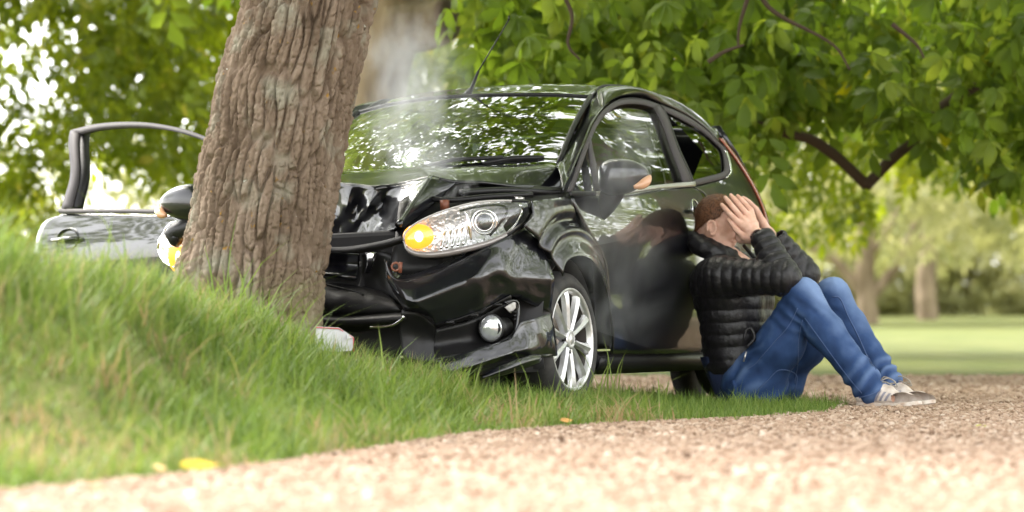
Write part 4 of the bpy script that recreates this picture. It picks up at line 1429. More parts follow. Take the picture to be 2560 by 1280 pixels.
# ---------------- engine bay seen through the gap --------------------------------------------
rows = [[pu(1120, 448, -.05), pu(1285, 460, .02), pu(1421, 472, .12)], [pu(1000, 500, -.45), pu(1200, 500, -.30), pu(1421, 490, .02)], [pu(985, 600, -.62), pu(1120, 590, -.50), pu(1330, 560, -.30)], [pu(970, 690, -.66), pu(1120, 690, -.55), pu(1330, 640, -.32)]]
G = rows_grid(rows, 24, 16, False, False)
G[..., 0] += 0.015 * noise3(G * 14, 5, 2)
bay = cgrid("engine_bay", G, BLACKP, None, 0.004)
V, F = box_vf(pu(1112, 512, -.46), (.03, .03, .04))
cobj("bracket", V, F, RUSTO, bay)
V, F = tube_vf(crv([pu(1000, 470, -.3), pu(1100, 500, -.42), pu(1220, 492, -.36), pu(1330, 486, -.2)], 20), 0.012, 8)
cobj("hose", V, F, BLACKP, bay)
V, F = tube_vf(crv([pu(1150, 482, -.38), pu(1260, 476, -.2), pu(1405, 482, .05)], 20), 0.014, 8)
cobj("wing_rail", V, F, BLACKP, bay)
V, F = join_vf([box_vf(pu(1300, 497, -.33), (.03, .03, .012)), tube_vf([pu(1298, 503, -.33), pu(1298, 492, -.33)], .012, 8)])
cobj("bolt", V, F, SATIN, bay)
# engine block and radiator deep inside (dark)
V, F = join_vf([box_vf((-.25, 0, .55), (.5, 1.1, .45)), box_vf((-.52, .05, .45), (.06, .9, .4))])
cobj("engine_block", V, F, DARK, None, 0, None, False, .02)


# ---------------- headlamps ----------------------------------------------------------------------
hl_t = [(1010, 590), (1018, 576), (1042, 557), (1085, 536), (1135, 519), (1185, 507), (1235, 502), (1285, 502), (1322, 504)]
hl_b = [(1010, 602), (1016, 622), (1040, 634), (1072, 637), (1105, 634), (1135, 629), (1210, 611), (1262, 590), (1306, 562), (1327, 530)]
def lampgrid(top, bot, off, bulge, n=40, m=16, inset=0.0):
    t2, b2 = crv(top, n), crv(bot, n)
    c = 0.5 * (t2 + b2)
    t2, b2 = t2 * (1 - inset) + c * inset, b2 * (1 - inset) + c * inset
    G = []
    for k in np.linspace(0, 1, m):
        row = []
        for i in range(n):
            px, py = b2[i] * (1 - k) + t2[i] * k
            e = math.sin(math.pi * k) * math.sin(math.pi * min(1, (i + 1.5) / (n * .25)) / 2) * (1 - .4 * max(0, i / n - .8) / .2)
            row.append(pn(px, py, off + bulge * e))
        G.append(row)
    return np.array(G)
Glens = lampgrid(hl_t, hl_b, -0.045, 0.04)
hl = cgrid("headlamp", lampgrid(hl_t, hl_b, -0.12, -0.03, 40, 14), LAMPIN)
hl["label"] = "left headlamp pushed up, amber indicator lit"
cgrid("lamp_lens", Glens, LENS, hl, 0)
# rim of the clear cover, lower skirt
rimc = np.vstack([Glens[0], Glens[:, -1], Glens[-1][::-1], Glens[::-1, 0]])
V, F = tube_vf(rimc[::2], 0.0045, 6)
cobj("lamp_rim", V, F, principled("smoky_clear_plastic", (.35, .33, .32), .15, coat=.5), hl)
sk = np.stack([Glens[0] + [0.0, 0, .012], Glens[0] + [-.004, 0, -.002], Glens[0] + [.05, -.01, -.018]], 0)
cgrid("lamp_skirt", sk[:, 2:36], principled("grey_lamp_plastic", (.25, .22, .21), .25, coat=.6), hl, 0.003)
black_rim = np.stack([Glens[:, -1], Glens[:, -1] + [.012, .006, 0]], 0)
V, F = tube_vf(np.vstack([Glens[0, 30:], Glens[:, -1], Glens[-1, 34:][::-1]]), 0.007, 6)
cobj("lamp_gasket", V, F, BLACKP, hl)
# bezel dividing the chambers
def lamp_axis():
    return -np.array([0.93, -0.36, 0.0])       # forwards and a little outwards, in (u,w,z)
def disc_dome(c, r, depth, axis, squash=1.0, seg=28, rings=7):
    a = np.array(axis, float); a /= np.linalg.norm(a)
    e1 = np.cross(a, [0, 0, 1.0]); e1 /= np.linalg.norm(e1); e2 = np.cross(e1, a)
    V = []
    for k in range(rings):
        ph = (math.pi / 2) * k / (rings - 1)
        rr, h = r * math.cos(ph) + 1e-5, depth * math.sin(ph)
        for t in np.linspace(0, 2 * np.pi, seg, endpoint=False):
            V.append(c + a * h + e1 * rr * math.cos(t) + e2 * rr * squash * math.sin(t))
    return np.array(V), [tuple(x) for x in grid_faces(rings, seg, True)]
view = np.array([-0.93, 0.30, -0.05])
pc = pn(1211, 555, -0.085)
V, F = disc_dome(pc, 0.035, 0.022, view)
cobj("projector_lens", V, F, PROJ, hl)
a = np.linspace(0, 2 * np.pi, 33)
def ring(c, r, tube, axis, sq=1.0):
    ax = np.array(axis) / np.linalg.norm(axis); e1 = np.cross(ax, [0, 0, 1.0]); e1 /= np.linalg.norm(e1); e2 = np.cross(e1, ax)
    return tube_vf([c + e1 * r * math.cos(t) + e2 * r * sq * math.sin(t) for t in a], tube, 8, False)
cobj("projector_ring", *join_vf([ring(pc, .037, .005, view), ring(pc - view * .02, .050, .006, view, 1.0)]), CHROME, hl)
# dark brow and chrome crescent behind the projector
V, F = tube_vf(crv([pn(1178, 600, -.075), pn(1172, 560, -.075), pn(1165, 530, -.08)], 14), np.concatenate([np.linspace(.004, .010, 7), np.linspace(.010, .004, 7)]), 8)
cobj("bezel", V, F, CHROME, hl)
V, F = tube_vf(crv([pn(1150, 527, -.06), pn(1200, 516, -.055), pn(1255, 514, -.055), pn(1268, 530, -.055), pn(1245, 565, -.06), pn(1225, 588, -.06)], 24), .0055, 6)
cobj("bezel", V, F, BLACKP, hl)
V, F = tube_vf(crv([pn(1262, 590, -.06), pn(1290, 560, -.055), pn(1306, 530, -.055), pn(1300, 512, -.055)], 16), .006, 6)
cobj("bezel", V, F, CHROME, hl)
# fluted reflector between indicator and projector
for k in range(5):
    x = 1102 + k * 14
    V, F = tube_vf(crv([pn(x, 622 - k * 3, -.07), pn(x + 6, 598 - k * 2, -.09), pn(x + 14, 570 - k * 3, -.08)], 8), .006, 6)
    cobj("reflector_rib", V, F, CHROME, hl)
# lit indicator: dome with fluting
ic = pn(1046, 591, -0.085)
V, F = disc_dome(ic, 0.064, 0.03, view, 0.80, 32, 9)
V = V + 0.0015 * np.sin(V[:, 1:2] * 500) * view
cobj("indicator", V, F, AMBER, hl)
V, F = disc_dome(ic + view * .028 + [0, .004, 0], 0.018, 0.010, view, 1.3, 20, 6)
cobj("bulb", V, F, BULB, hl)
# right headlamp, half hidden by the trunk
r_t = [(530, 556), (490, 556), (460, 560), (435, 566), (412, 580), (398, 600)]
r_b = [(540, 680), (500, 676), (462, 672), (436, 668), (408, 652), (395, 622)]
def rl(px, py, k): return pu(px, py, -.66 + .0016 * (460 - px) + k)
def rgrid(k, blg):
    t2, b2 = crv(r_t, 24), crv(r_b, 24)
    return np.array([[rl(*(b2[i] * (1 - q) + t2[i] * q), k - blg * math.sin(math.pi * q) * math.sin(math.pi * min(1., (23.5 - i) / 12) / 2)) for i in range(24)] for q in np.linspace(0, 1, 14)])
hr = cgrid("headlamp", rgrid(.07, -.02), LAMPIN)
hr["label"] = "right headlamp beside the tree trunk, indicator lit"
cgrid("lamp_lens", rgrid(0, .05), LENS, hr, 0)
g0 = rgrid(0, .05)
V, F = tube_vf(np.vstack([g0[0], g0[:, -1], g0[-1][::-1]])[::2], 0.006, 6)
cobj("lamp_rim", V, F, CHROME, hr)
V, F = disc_dome(rl(447, 640, .03), 0.05, 0.02, (-1, 0, 0), 1.5)
cobj("indicator", V, F, AMBER, hr)
V, F = disc_dome(rl(446, 645, .0), 0.014, 0.01, (-1, 0, 0), 2.2)
cobj("bulb", V, F, BULB, hr)
cobj("bezel", *join_vf([ring(rl(437, 600, .03), .045, .006, (-1, 0, 0), 1.2), ring(rl(440, 600, .03), .062, .004, (-1, 0, 0), 1.25)]), CHROME, hr)

# ---------------- front bumper, torn ---------------------------------------------------------------
R0 = [(962, 650), (970, 690), (990, 701), (1013, 703), (1081, 683), (1165, 647), (1230, 613), (1285, 585), (1311, 569), (1345, 600)]
R1 = [(964, 676), (984, 706), (1003, 722), (1036, 724), (1090, 704), (1160, 674), (1225, 644), (1280, 622), (1328, 622), (1368, 645)]
R2 = [(967, 697), (1000, 738), (1016, 748), (1034, 755), (1081, 738), (1151, 710), (1193, 686), (1250, 690), (1300, 694), (1386, 696)]
R3 = [(982, 728), (1006, 758), (1022, 768), (1062, 773), (1084, 776), (1147, 753), (1200, 728), (1262, 715), (1320, 738), (1382, 745)]
R4 = [(1000, 757), (1012, 774), (1034, 776), (1081, 793), (1089, 812), (1145, 797), (1207, 775), (1250, 752), (1278, 738), (1379, 782)]
offs = [-.030, .004, .038, .012, -.020]
zig = [-.05, -.02, .012, .03, .012, -.004, .004, -.018, -.03, .0]
C = np.array([[pn(*p, o + zig[j] * (1.0 if i in (1, 2, 3) else .6)) for j, p in enumerate(R)] for i, (R, o) in enumerate(zip((R0, R1, R2, R3, R4), offs))])
G = soften(ctrl_grid(C, 6, 8), 2)
s = np.linspace(0, 1, G.shape[1])[None, :]
G[1:-1] += ((0.010 * noise3(G * [11, 8, 10], 21, 3) + 0.022 * (np.abs(noise3(G * [9, 9, 9], 27, 2)) - .25)) * np.clip((s - .45) * 3, .15, 1))[1:-1, :, None] * np.array([-.7, .7, 0])
bumper = cgrid("front_bumper", G, PAINT, None, 0.005, 40)
bumper["label"] = "front bumper, folded and torn open on the left"
# inner lip of the flap
lip = [[pn(962, 650, -.03), pn(975, 690, -.03), pn(1013, 703, -.03), pn(1081, 683, -.03), pn(1165, 647, -.03), pn(1285, 585, -.03)],
       [pn(972, 648, -.09), pn(990, 678, -.09), pn(1018, 688, -.10), pn(1081, 668, -.10), pn(1165, 634, -.10), pn(1285, 574, -.10)]]
cgrid("bumper_lip", rows_grid(lip, 40, 5, False), PAINT, bumper, 0.004)
V, F = join_vf([ring(pn(989, 667, -.06), .016, .005, view), tube_vf([pn(1002, 655, -.06), pn(1000, 682, -.06)], .008, 8)])
cobj("lamp_socket", V, F, RUSTO, bumper)
# edge below: stepped black lower lip
lp = [[pn(1089, 812, -.016), pn(1145, 797, -.016), pn(1207, 775, -.016), pn(1277, 738, -.016)], [pn(1092, 820, -.06), pn(1150, 803, -.06), pn(1210, 783, -.06), pn(1280, 748, -.05)]]
cgrid("bumper_lip", rows_grid(lp, 24, 3, False, False), BLACKP, bumper, 0.004)
for q in ((1120, 806), (1180, 788), (1240, 762)):
    V, F = box_vf(pn(q[0], q[1], -.02), (.02, .05, .010))
    cobj("clip", V, F, BLACKP, bumper)
# fog lamp recess
rec = [[pn(1092, 825, -.07), pn(1180, 800, -.08), pn(1250, 765, -.08), pn(1292, 748, -.03)],
       [pn(1085, 865, -.09), pn(1180, 850, -.10), pn(1250, 820, -.12), pn(1294, 790, -.03)],
       [pn(1088, 900, -.02), pn(1160, 884, -.03), pn(1222, 866, -.04), pn(1282, 842, -.01)]]
G = rows_grid(rec, 26, 14, True, True)
G[..., 0] += 0.004 * noise3(G * 25, 2, 2)
fogbay = cgrid("fog_lamp_recess", G, BLACKP, None, 0.004)
fr_ = crv([pn(1262, 757, .0), pn(1284, 752, .004), pn(1295, 760, .004), pn(1295, 795, .004), pn(1284, 838, .002), pn(1255, 858, .0), pn(1221, 868, -.002)], 30)
V, F = tube_vf(fr_, .006, 8)
cobj("recess_frame", V, F, PAINT, fogbay)
wt_ = [[pn(1262, 768, -.03), pn(1288, 753, -.02)], [pn(1276, 783, -.03), pn(1289, 770, -.02)]]
cgrid("torn_bracket", rows_grid(wt_, 4, 4, False, False), principled("pale_plastic", (.62, .60, .58), .4), fogbay, .004)
for k in range(3):
    V, F = box_vf(pn(1287, 780 + k * 9, -.01), (.012, .02, .010)); cobj("clip", V, F, BLACKP, fogbay)
fc = pn(1228, 820, -.045)
V, F = disc_dome(fc, .047, .026, (-.95, .22, -.02), 1.15, 32, 8)
fog = cobj("fog_lamp", V, F, FOGM)
V, F = join_vf([ring(fc, .048, .006, (-.95, .22, -.02), 1.15), tube_vf([fc, fc + [.09, .03, 0]], .042, 20)])
cobj("fog_lamp_body", V, F, BLACKP, fog)
# lower skirt and splitter
sk = [[pn(1094, 902, .0), pn(1160, 882, .006), pn(1222, 866, .008), pn(1278, 846, .01), pn(1300, 806, .012), pn(1340, 795, .012), pn(1379, 783, .004)],
      [pn(1098, 914, .012), pn(1162, 896, .018), pn(1224, 880, .02), pn(1290, 862, .02), pn(1318, 836, .016), pn(1352, 828, .02), pn(1386, 826, .0)],
      [pn(1104, 926, .022), pn(1140, 927, .03), pn(1205, 906, .034), pn(1272, 884, .03), pn(1322, 872, .03), pn(1358, 868, .01), pn(1391, 868, .0)],
      [pn(1106, 930, -.02), pn(1150, 930, -.02), pn(1212, 912, -.015), pn(1280, 895, -.01), pn(1326, 890, .01), pn(1360, 892, .0), pn(1392, 890, -.01)]]
G = soften(ctrl_grid(np.array(sk), 6, 7), 2)
G[1:-1] += (0.009 * noise3(G * 16, 33, 3))[1:-1, :, None] * np.array([-.7, .7, 0])
cgrid("bumper_skirt", G, PAINT, bumper, .004, 40)
sp = [[pn(1201, 943, .03), pn(1250, 914, .04), pn(1314, 892, .035), pn(1352, 888, .01)], [pn(1208, 944, .06), pn(1256, 926, .065), pn(1316, 905, .05), pn(1352, 896, .02)], [pn(1203, 948, .04), pn(1262, 936, .04), pn(1318, 918, .02), pn(1352, 905, .0)]]
cgrid("splitter", rows_grid(sp, 24, 9, False), PAINT, bumper, .006)

# ---------------- broken grille and bumper beam left of the flap ------------------------------------
G = rows_grid([[pu(790, 616, -.60), pu(860, 618, -.60), pu(940, 606, -.64), pu(1004, 590, -.7)], [pu(790, 626, -.62), pu(862, 628, -.62), pu(945, 614, -.66), pu(1006, 598, -.72)], [pu(790, 634, -.58), pu(866, 636, -.58), pu(950, 624, -.62), pu(1008, 606, -.68)]], 30, 9)
grl = cgrid("bonnet_seal", G, DARK, None, .004)
G = rows_grid([[pu(795, 632, -.60), pu(850, 632, -.62), pu(900, 634, -.60)], [pu(795, 660, -.56), pu(850, 662, -.58), pu(898, 664, -.56)], [pu(795, 682, -.64), pu(850, 688, -.66), pu(893, 694, -.62)], [pu(795, 690, -.62), pu(850, 696, -.64), pu(892, 702, -.6)]], 20, 16)
gr = cgrid("broken_grille", G, PAINT, None, .005)
G = rows_grid([[pu(914, 632, -.66), pu(942, 632, -.7)], [pu(918, 655, -.70), pu(934, 655, -.72)], [pu(912, 682, -.66), pu(926, 680, -.68)]], 5, 10)
cgrid("grille_shard", G, PAINT, gr, .006, 30)
G = rows_grid([[pu(905, 636, -.60), pu(950, 628, -.62), pu(1000, 640, -.60)], [pu(900, 700, -.58), pu(950, 700, -.6), pu(985, 710, -.6)], [pu(880, 740, -.6), pu(940, 745, -.6), pu(1000, 760, -.6)]], 16, 10)
G[..., 0] += .01 * noise3(G * 18, 6, 2)
cgrid("grille_backing", G, BLACKP, gr, .004)
G = rows_grid([[pu(780, 706, -.62), pu(870, 712, -.63), pu(960, 730, -.66)], [pu(780, 740, -.68), pu(880, 742, -.70), pu(985, 752, -.72)], [pu(780, 778, -.69), pu(880, 778, -.72), pu(1003, 776, -.76)], [pu(780, 790, -.64), pu(880, 790, -.66), pu(1000, 786, -.7)]], 30, 14)
G[..., 0] += .006 * noise3(G * 20, 8, 2)
beam = cgrid("bumper_beam", G, BLACKP, None, .006)
G = rows_grid([[pu(780, 788, -.70), pu(880, 790, -.72), pu(1010, 782, -.78)], [pu(780, 806, -.74), pu(880, 806, -.76), pu(1016, 796, -.82)], [pu(780, 826, -.66), pu(880, 830, -.68), pu(985, 815, -.74)]], 30, 10)
cgrid("beam_cover", G, BLACKP, beam, .004)
V, F = tube_vf(crv([pu(808, 710, -.74), pu(860, 722, -.76), pu(898, 731, -.76), pu(908, 738, -.76)], 16), .005, 6)
cobj("bent_rod", V, F, BLACKP, beam)
V, F = tube_vf(crv([pu(925, 818, -.78), pu(975, 815, -.80), pu(1003, 800, -.82), pu(1010, 790, -.83)], 20), .006, 6)
cobj("trim_strip", V, F, CHROME, beam)
# hanging torn liner between beam and bumper
G = rows_grid([[pn(1005, 775, -.05), pn(1045, 780, -.05), pn(1090, 815, -.06)], [pn(1000, 830, -.08), pn(1045, 840, -.1), pn(1090, 860, -.1)], [pn(1010, 900, -.08), pn(1050, 910, -.1), pn(1095, 905, -.06)]], 14, 12)
G[..., 0] += .012 * noise3(G * 16, 12, 2)
cgrid("torn_liner", G, BLACKP, bumper, .004)
# right half of the bumper, hidden by the trunk: bent back
G = rows_grid([[(-.30, -.83, .62), (-.62, -.72, .64), (-.66, -.45, .62), (-.58, -.2, .6)], [(-.30, -.85, .45), (-.66, -.74, .46), (-.72, -.45, .44), (-.60, -.2, .42)], [(-.30, -.84, .2), (-.64, -.72, .2), (-.70, -.45, .2), (-.58, -.2, .2)]], 24, 16)
G[..., 0] += .02 * noise3(G * 9, 15, 2)
cgrid("front_bumper", G, PAINT, None, .005)

# ---------------- cabin ----------------------------------------------------------------------------
V, F = box_vf((1.2, 0, .20), (3.4, 1.48, .08)); cobj("floor_pan", V, F, DARK)
G = rows_grid([[(.30, -.70, .86), (.22, 0, .95), (.30, .70, .86)], [(.55, -.68, .93), (.55, 0, 1.0), (.55, .68, .93)], [(.72, -.66, .86), (.75, 0, .92), (.72, .66, .86)], [(.78, -.66, .5), (.82, 0, .5), (.78, .66, .5)]], 20, 16)
dash = cgrid("dashboard", G, DARK, None, .01)
for s in (1, -1):
    inn = onside(tfi(lin([(.45, .25), (3.0, .25)], 20), lin([(.35, .90), (3.0, .98)], 20), lin([(.45, .25), (.35, .90)], 8), lin([(3.0, .25), (3.0, .98)], 8)), -.07) * [1, s, 1]
    if s > 0: cgrid("side_lining", inn, DARK, None, .01)
    else: cgrid("side_lining", inn[:, 12:], DARK, None, .01)
def seat(w):
    prof = [(1.0, .36), (1.0, .50), (1.15, .55), (1.45, .52), (1.50, .60), (1.60, .95), (1.66, 1.10)]
    back = [(1.05, .30), (1.10, .34), (1.3, .36), (1.62, .36), (1.68, .60), (1.74, .95), (1.74, 1.10)]
    parts = []
    for A, k in ((prof, 0), (back, 1)):
        P = crv(A, 30)
        parts.append(np.stack([np.stack([P[:, 0] + (.03 if k == 0 else -.02) * (1 - abs(s)) ** .5, np.full(30, w + s * .24), P[:, 1]], 1) for s in np.linspace(-1, 1, 13)], 0))
    se = cgrid("front_seat", parts[0], SEATM, None, .05)
    cgrid("seat_shell", parts[1], SEATM, se, .03)
    V, F = blob((1.70, w, 1.20), np.eye(3), (.05, .13, .09), 3, 24, 14)
    cobj("head_rest", V, F, SEATM, se)
    V, F = join_vf([tube_vf([(1.70, w - .05, 1.05), (1.70, w - .05, 1.16)], .008, 6), tube_vf([(1.70, w + .05, 1.05), (1.70, w + .05, 1.16)], .008, 6)])
    cobj("head_rest_post", V, F, CHROME, se)
seat(.38); seat(-.38)
V, F = box_vf((2.35, 0, .75), (.2, 1.2, .6)); cobj("rear_seat", V, F, SEATM, None, 0, None, True, .06)
# steering wheel on the right
V, F = join_vf([tube_vf([(.95 + .07 * math.sin(t), -.38 + .185 * math.cos(t), .90 + .17 * math.sin(t)) for t in np.linspace(0, 2 * np.pi, 33)], .016, 8, False), tube_vf([(.72, -.38, .82), (.95, -.38, .90)], .04, 10), tube_vf([(.95, -.56, .90), (.95, -.20, .90)], .018, 8)])
cobj("steering_wheel", V, F, DARK)
# B pillar inside, with the belt hanging beside it
bp = np.stack([onside(crv(UZ((1637, 272), (1678, 366), (1711, 455)), 16), -.06), onside(crv(UZ((1660, 275), (1700, 366), (1734, 452)), 16), -.05)], 0)
cgrid("b_pillar", bp, DARK, None, .01)
cgrid("b_pillar", bp * MIR, DARK, None, .01)
b0, b1, b2 = pw(1612, 305, .55), pw(1640, 378, .64), pw(1664, 460, .70)
bl = crv([b0, b1, b2, b2 + [.03, .0, -.3]], 24)
wv = np.array([0.022, -0.004, .002])
cgrid("seat_belt", np.stack([bl - wv * np.linspace(.35, 1, 24)[:, None], bl + wv * np.linspace(.35, 1, 24)[:, None]], 0), BELT, None, .003)
V, F = box_vf(b1 + [.0, .01, .0], (.04, .02, .05)); cobj("belt_guide", V, F, DARK, None, 0, None, True, .006)
bl2 = crv([(1.95, -.62, 1.25), (1.85, -.66, 1.0), (1.8, -.68, .6)], 12)
cgrid("seat_belt", np.stack([bl2 - wv, bl2 + wv], 0), BELT, None, .003)
V, F = box_vf(puf(1150, 300, lambda w: 1.02) + [0, 0, -.06], (.02, .22, .06)); cobj("rear_view_mirror", V, F, BLACKP, None, 0, None, True, .015)
# ================================================================== GRASS
def blades(n_pts, x, y, h, w, bend, name, tint, lean=None):
    """curved tapering blades, all in one mesh"""
    n = len(x)
    z = ground_z(x, y) - .012
    yaw = rng.uniform(0, 2 * np.pi, n)
    d = np.stack([np.cos(yaw), np.sin(yaw), np.zeros(n)], 1)
    sd = np.stack([-np.sin(yaw), np.cos(yaw), np.zeros(n)], 1)
    ts = np.array([0, .35, .7, 1.0]); ws = np.array([1, .85, .55, .0])
    b = np.stack([x, y, z], 1)
    V = []
    for t, k in zip(ts[:3], ws[:3]):
        c = b + d * (bend * h * t * t)[:, None] + np.array([0, 0, 1.0]) * (h * t * (1 - .25 * bend * t))[:, None]
        V += [c - sd * (w * k)[:, None], c + sd * (w * k)[:, None]]
    c = b + d * (bend * h)[:, None] + np.array([0, 0, 1.0]) * (h * (1 - .25 * bend))[:, None]
    V.append(c)
    V = np.stack(V, 1)
    F = np.array([(0, 1, 3), (0, 3, 2), (2, 3, 5), (2, 5, 4), (4, 5, 6)])
    Fa = (F[None] + (np.arange(n) * 7)[:, None, None]).reshape(-1, 3)
    return V.reshape(-1, 3), Fa, np.repeat(tint, 5)


_parts = []
def verge_pts(n, ylo, yhi, pad=.0):
    y = np.sqrt(rng.uniform(ylo ** 2, yhi ** 2, n)); x = rng.uniform(-.235, .16, n) * y
    k = (y > y_edge(x) - pad) & (y < y_back(x)) & (x < 1.5)
    # thin out where the grass breaks up at the gravel
    e = y - y_edge(x)
    k &= rng.random(n) < np.clip(.25 + e * 2.2, 0, 1)
    return x[k], y[k]
x, y = verge_pts(112000, 8.6, 15.5)
n = len(x); h = (rng.gamma(3.2, .034, n) + .02) * np.interp(x + (15.0 - y) * .35, [-1.2, -.7, .2, .8], [1.0, .80, .5, .55])
hmod = np.clip(1 + 1.1 * noise3(np.stack([x * 5.0, y * 2.4, 0 * x], -1), 61, 3), .35, 2)
dry = np.clip(noise3(np.stack([x * 2.6, y * 1.5, 0 * x], -1), 62, 3) * 2.6, 0, 1)
_parts.append(blades(n, x, y, h * hmod, rng.uniform(.0018, .0050, n), rng.uniform(.15, 1.25, n), "", np.clip(rng.beta(2, 2.0, n) * .80 + dry * .85 * rng.random(n), 0, 1)))
x, y = verge_pts(112000, 15.5, 20.3)
n = len(x); h = rng.gamma(5, .0125, n) + .015
_right = np.clip((x - .35) / .5, 0, 1)
hmod = (1 + .4 * noise3(np.stack([x * 3, y * 2, 0 * x], -1), 63, 2)) * (1 - .35 * _right)
_parts.append(blades(n, x, y, h * hmod, rng.uniform(.0013, .0028, n), rng.uniform(.1, .9, n), "", np.clip(rng.beta(2, 2.4, n) * .85, 0, 1)))
# longer tufts along the bank's crest and round the trunk
n = 9000
x = rng.uniform(-2.3, -.2, n); y = np.interp(x, _xr, _yr) + rng.normal(0, .55, n)
k = y > y_edge(x) + .2; x, y = x[k], y[k]; n = len(x)
_parts.append(blades(n, x, y, rng.uniform(.08, .21, n), rng.uniform(.0016, .0034, n), rng.uniform(.15, 1.0, n), "", rng.beta(1.8, 1.6, n)))
# tufts before the bumper and beside the wheel
n = 900
cx = rng.choice([-.52, -.44, -.36, -.2, -.05, .12, .28, .36, .44, .5], n); x = cx + rng.normal(0, .045, n); y = 16.0 + rng.normal(0, .12, n) + np.clip(x, 0, 1) * .5
_parts.append(blades(n, x, y, rng.uniform(.05, .14, n), rng.uniform(.0014, .003, n), rng.uniform(.1, .8, n), "", rng.beta(2, 2, n)))
# tall seed stalks near the wheel and the door
sx = np.array([.345, .365, .38, .40, .415, .43, .45, .335, .36, .585, .60, .62, .64, .42, .39, -.50, -.47, .30])
n = len(sx)
_parts.append(blades(n, sx, 16.25 + .1 * rng.random(n), np.array([.24, .36, .20, .30, .36, .27, .22, .18, .26, .16, .20, .17, .19, .15, .28, .22, .17, .2]), rng.uniform(.003, .0055, n), rng.uniform(.25, .6, n), "", rng.uniform(.5, .75, n)))
o, VV, FF, TT = 0, [], [], []
for V, F, T in _parts:
    VV.append(V); FF.append(F + o); TT.append(T); o += len(V)
grass = mesh_obj("grass", np.vstack(VV), np.vstack(FF), GRASSM, None, True, None, False)
at = grass.data.attributes.new("tint", 'FLOAT', 'FACE'); at.data.foreach_set("value", np.concatenate(TT).astype(np.float32))
tag(grass, "long green grass covering the bank and verge before the car", "grass", kind="stuff")

# seed heads standing in the grass before the bumper (dry, brown)
# ---- fallen leaves --------------------------------------------------------------------------------------
def fallen(px, py, size, col, label, yaw, tilt=0.25, zoff=.02):
    m = principled("fallen_leaf_" + label.split()[0], col, .6, spec=.3)
    add_noise_color(m, tuple(c * .7 for c in col), tuple(min(1, c * 1.2) for c in col), 60, 4)
    p = at_z(px, py, GRAV_Z)
    for _ in range(12): p = at_z(px, py, float(ground_z(p[0], p[1])) + zoff)
    xs = np.linspace(0, 1, 9); wd = np.sin(np.pi * xs ** .8) * .24
    G = np.array([[((x - .5) * size, s * w * size, (.10 * abs(s) * w * 2 + .18 * (x - .5) ** 2) * size) for s in (-1, -.5, 0, .5, 1)] for x, w in zip(xs, wd)])
    c, s = math.cos(yaw), math.sin(yaw)
    V = G.reshape(-1, 3)
    V = np.stack([V[:, 0], V[:, 1] * math.cos(tilt) - V[:, 2] * math.sin(tilt), V[:, 1] * math.sin(tilt) + V[:, 2] * math.cos(tilt)], 1)
    V = np.stack([V[:, 0] * c - V[:, 1] * s, V[:, 0] * s + V[:, 1] * c, V[:, 2]], 1)
    o = mesh_obj("fallen_leaf", V, grid_faces(9, 5), m)
    o.location = tuple(p)
    so_ = o.modifiers.new("solid", 'SOLIDIFY'); so_.thickness = .0012
    tag(o, label, "fallen leaf", "fallen leaves at the edge of the gravel")
fallen(497, 1166, .105, (.40, .30, .02), "yellow fallen leaf lying where the grass meets the gravel", .25, .5, .03)
fallen(398, 1172, .07, (.62, .42, .20), "pale orange fallen leaf just left of the yellow one", 1.2, .5, .03)
fallen(240, 1222, .06, (.42, .20, .10), "rust brown fallen leaf at the grass edge, lower left", .5, .4, .02)
fallen(1415, 1052, .06, (.50, .27, .08), "orange brown curled leaf in the grass below the front wheel", .7, .6, .03)
fallen(2455, 1066, .05, (.40, .42, .05), "small yellow green leaf lying alone on the gravel at right", .2, .3, .01)

# ---- number plate knocked off, leaning in the grass by the trunk --------------------------------------------
PLATE = principled("white_plate", (.45, .45, .46), .4)
REDL = principled("red_edge_line", (.45, .05, .06), .5)
q = [(790, 816), (847, 819), (866, 831), (884, 843), (884, 876), (840, 880), (788, 874)]
pd = 16.02
Pq = [at_depth(x, y, pd + (.02 if i in (2, 3, 4) else 0.0)) for i, (x, y) in enumerate(q)]
p0 = np.mean(Pq, 0)
bk = np.array([0, .007, .0])
V = np.vstack([np.array(Pq), np.array(Pq) + bk]) - p0
m_ = len(q)
F = [tuple(range(m_))[::-1], tuple(range(m_, 2 * m_))] + [(i, (i + 1) % m_, (i + 1) % m_ + m_, i + m_) for i in range(m_)]
plate = mesh_obj("number_plate", V, F, PLATE, None, False)
plate.location = tuple(p0)
tag(plate, "broken white plate lying in the grass at the foot of the trunk", "plate")
V, F = tube_vf(np.array([Pq[0], Pq[1], Pq[2], Pq[3], Pq[4]]) + [0, -.004, -.004] - p0, .0022, 6)
mesh_obj("edge_line", V, F, REDL, plate)
tri = np.array([Pq[2], Pq[3], at_depth(868, 848, pd - .012)]) - p0
mesh_obj("folded_corner", tri, [(0, 1, 2)], PLATE, plate, False)
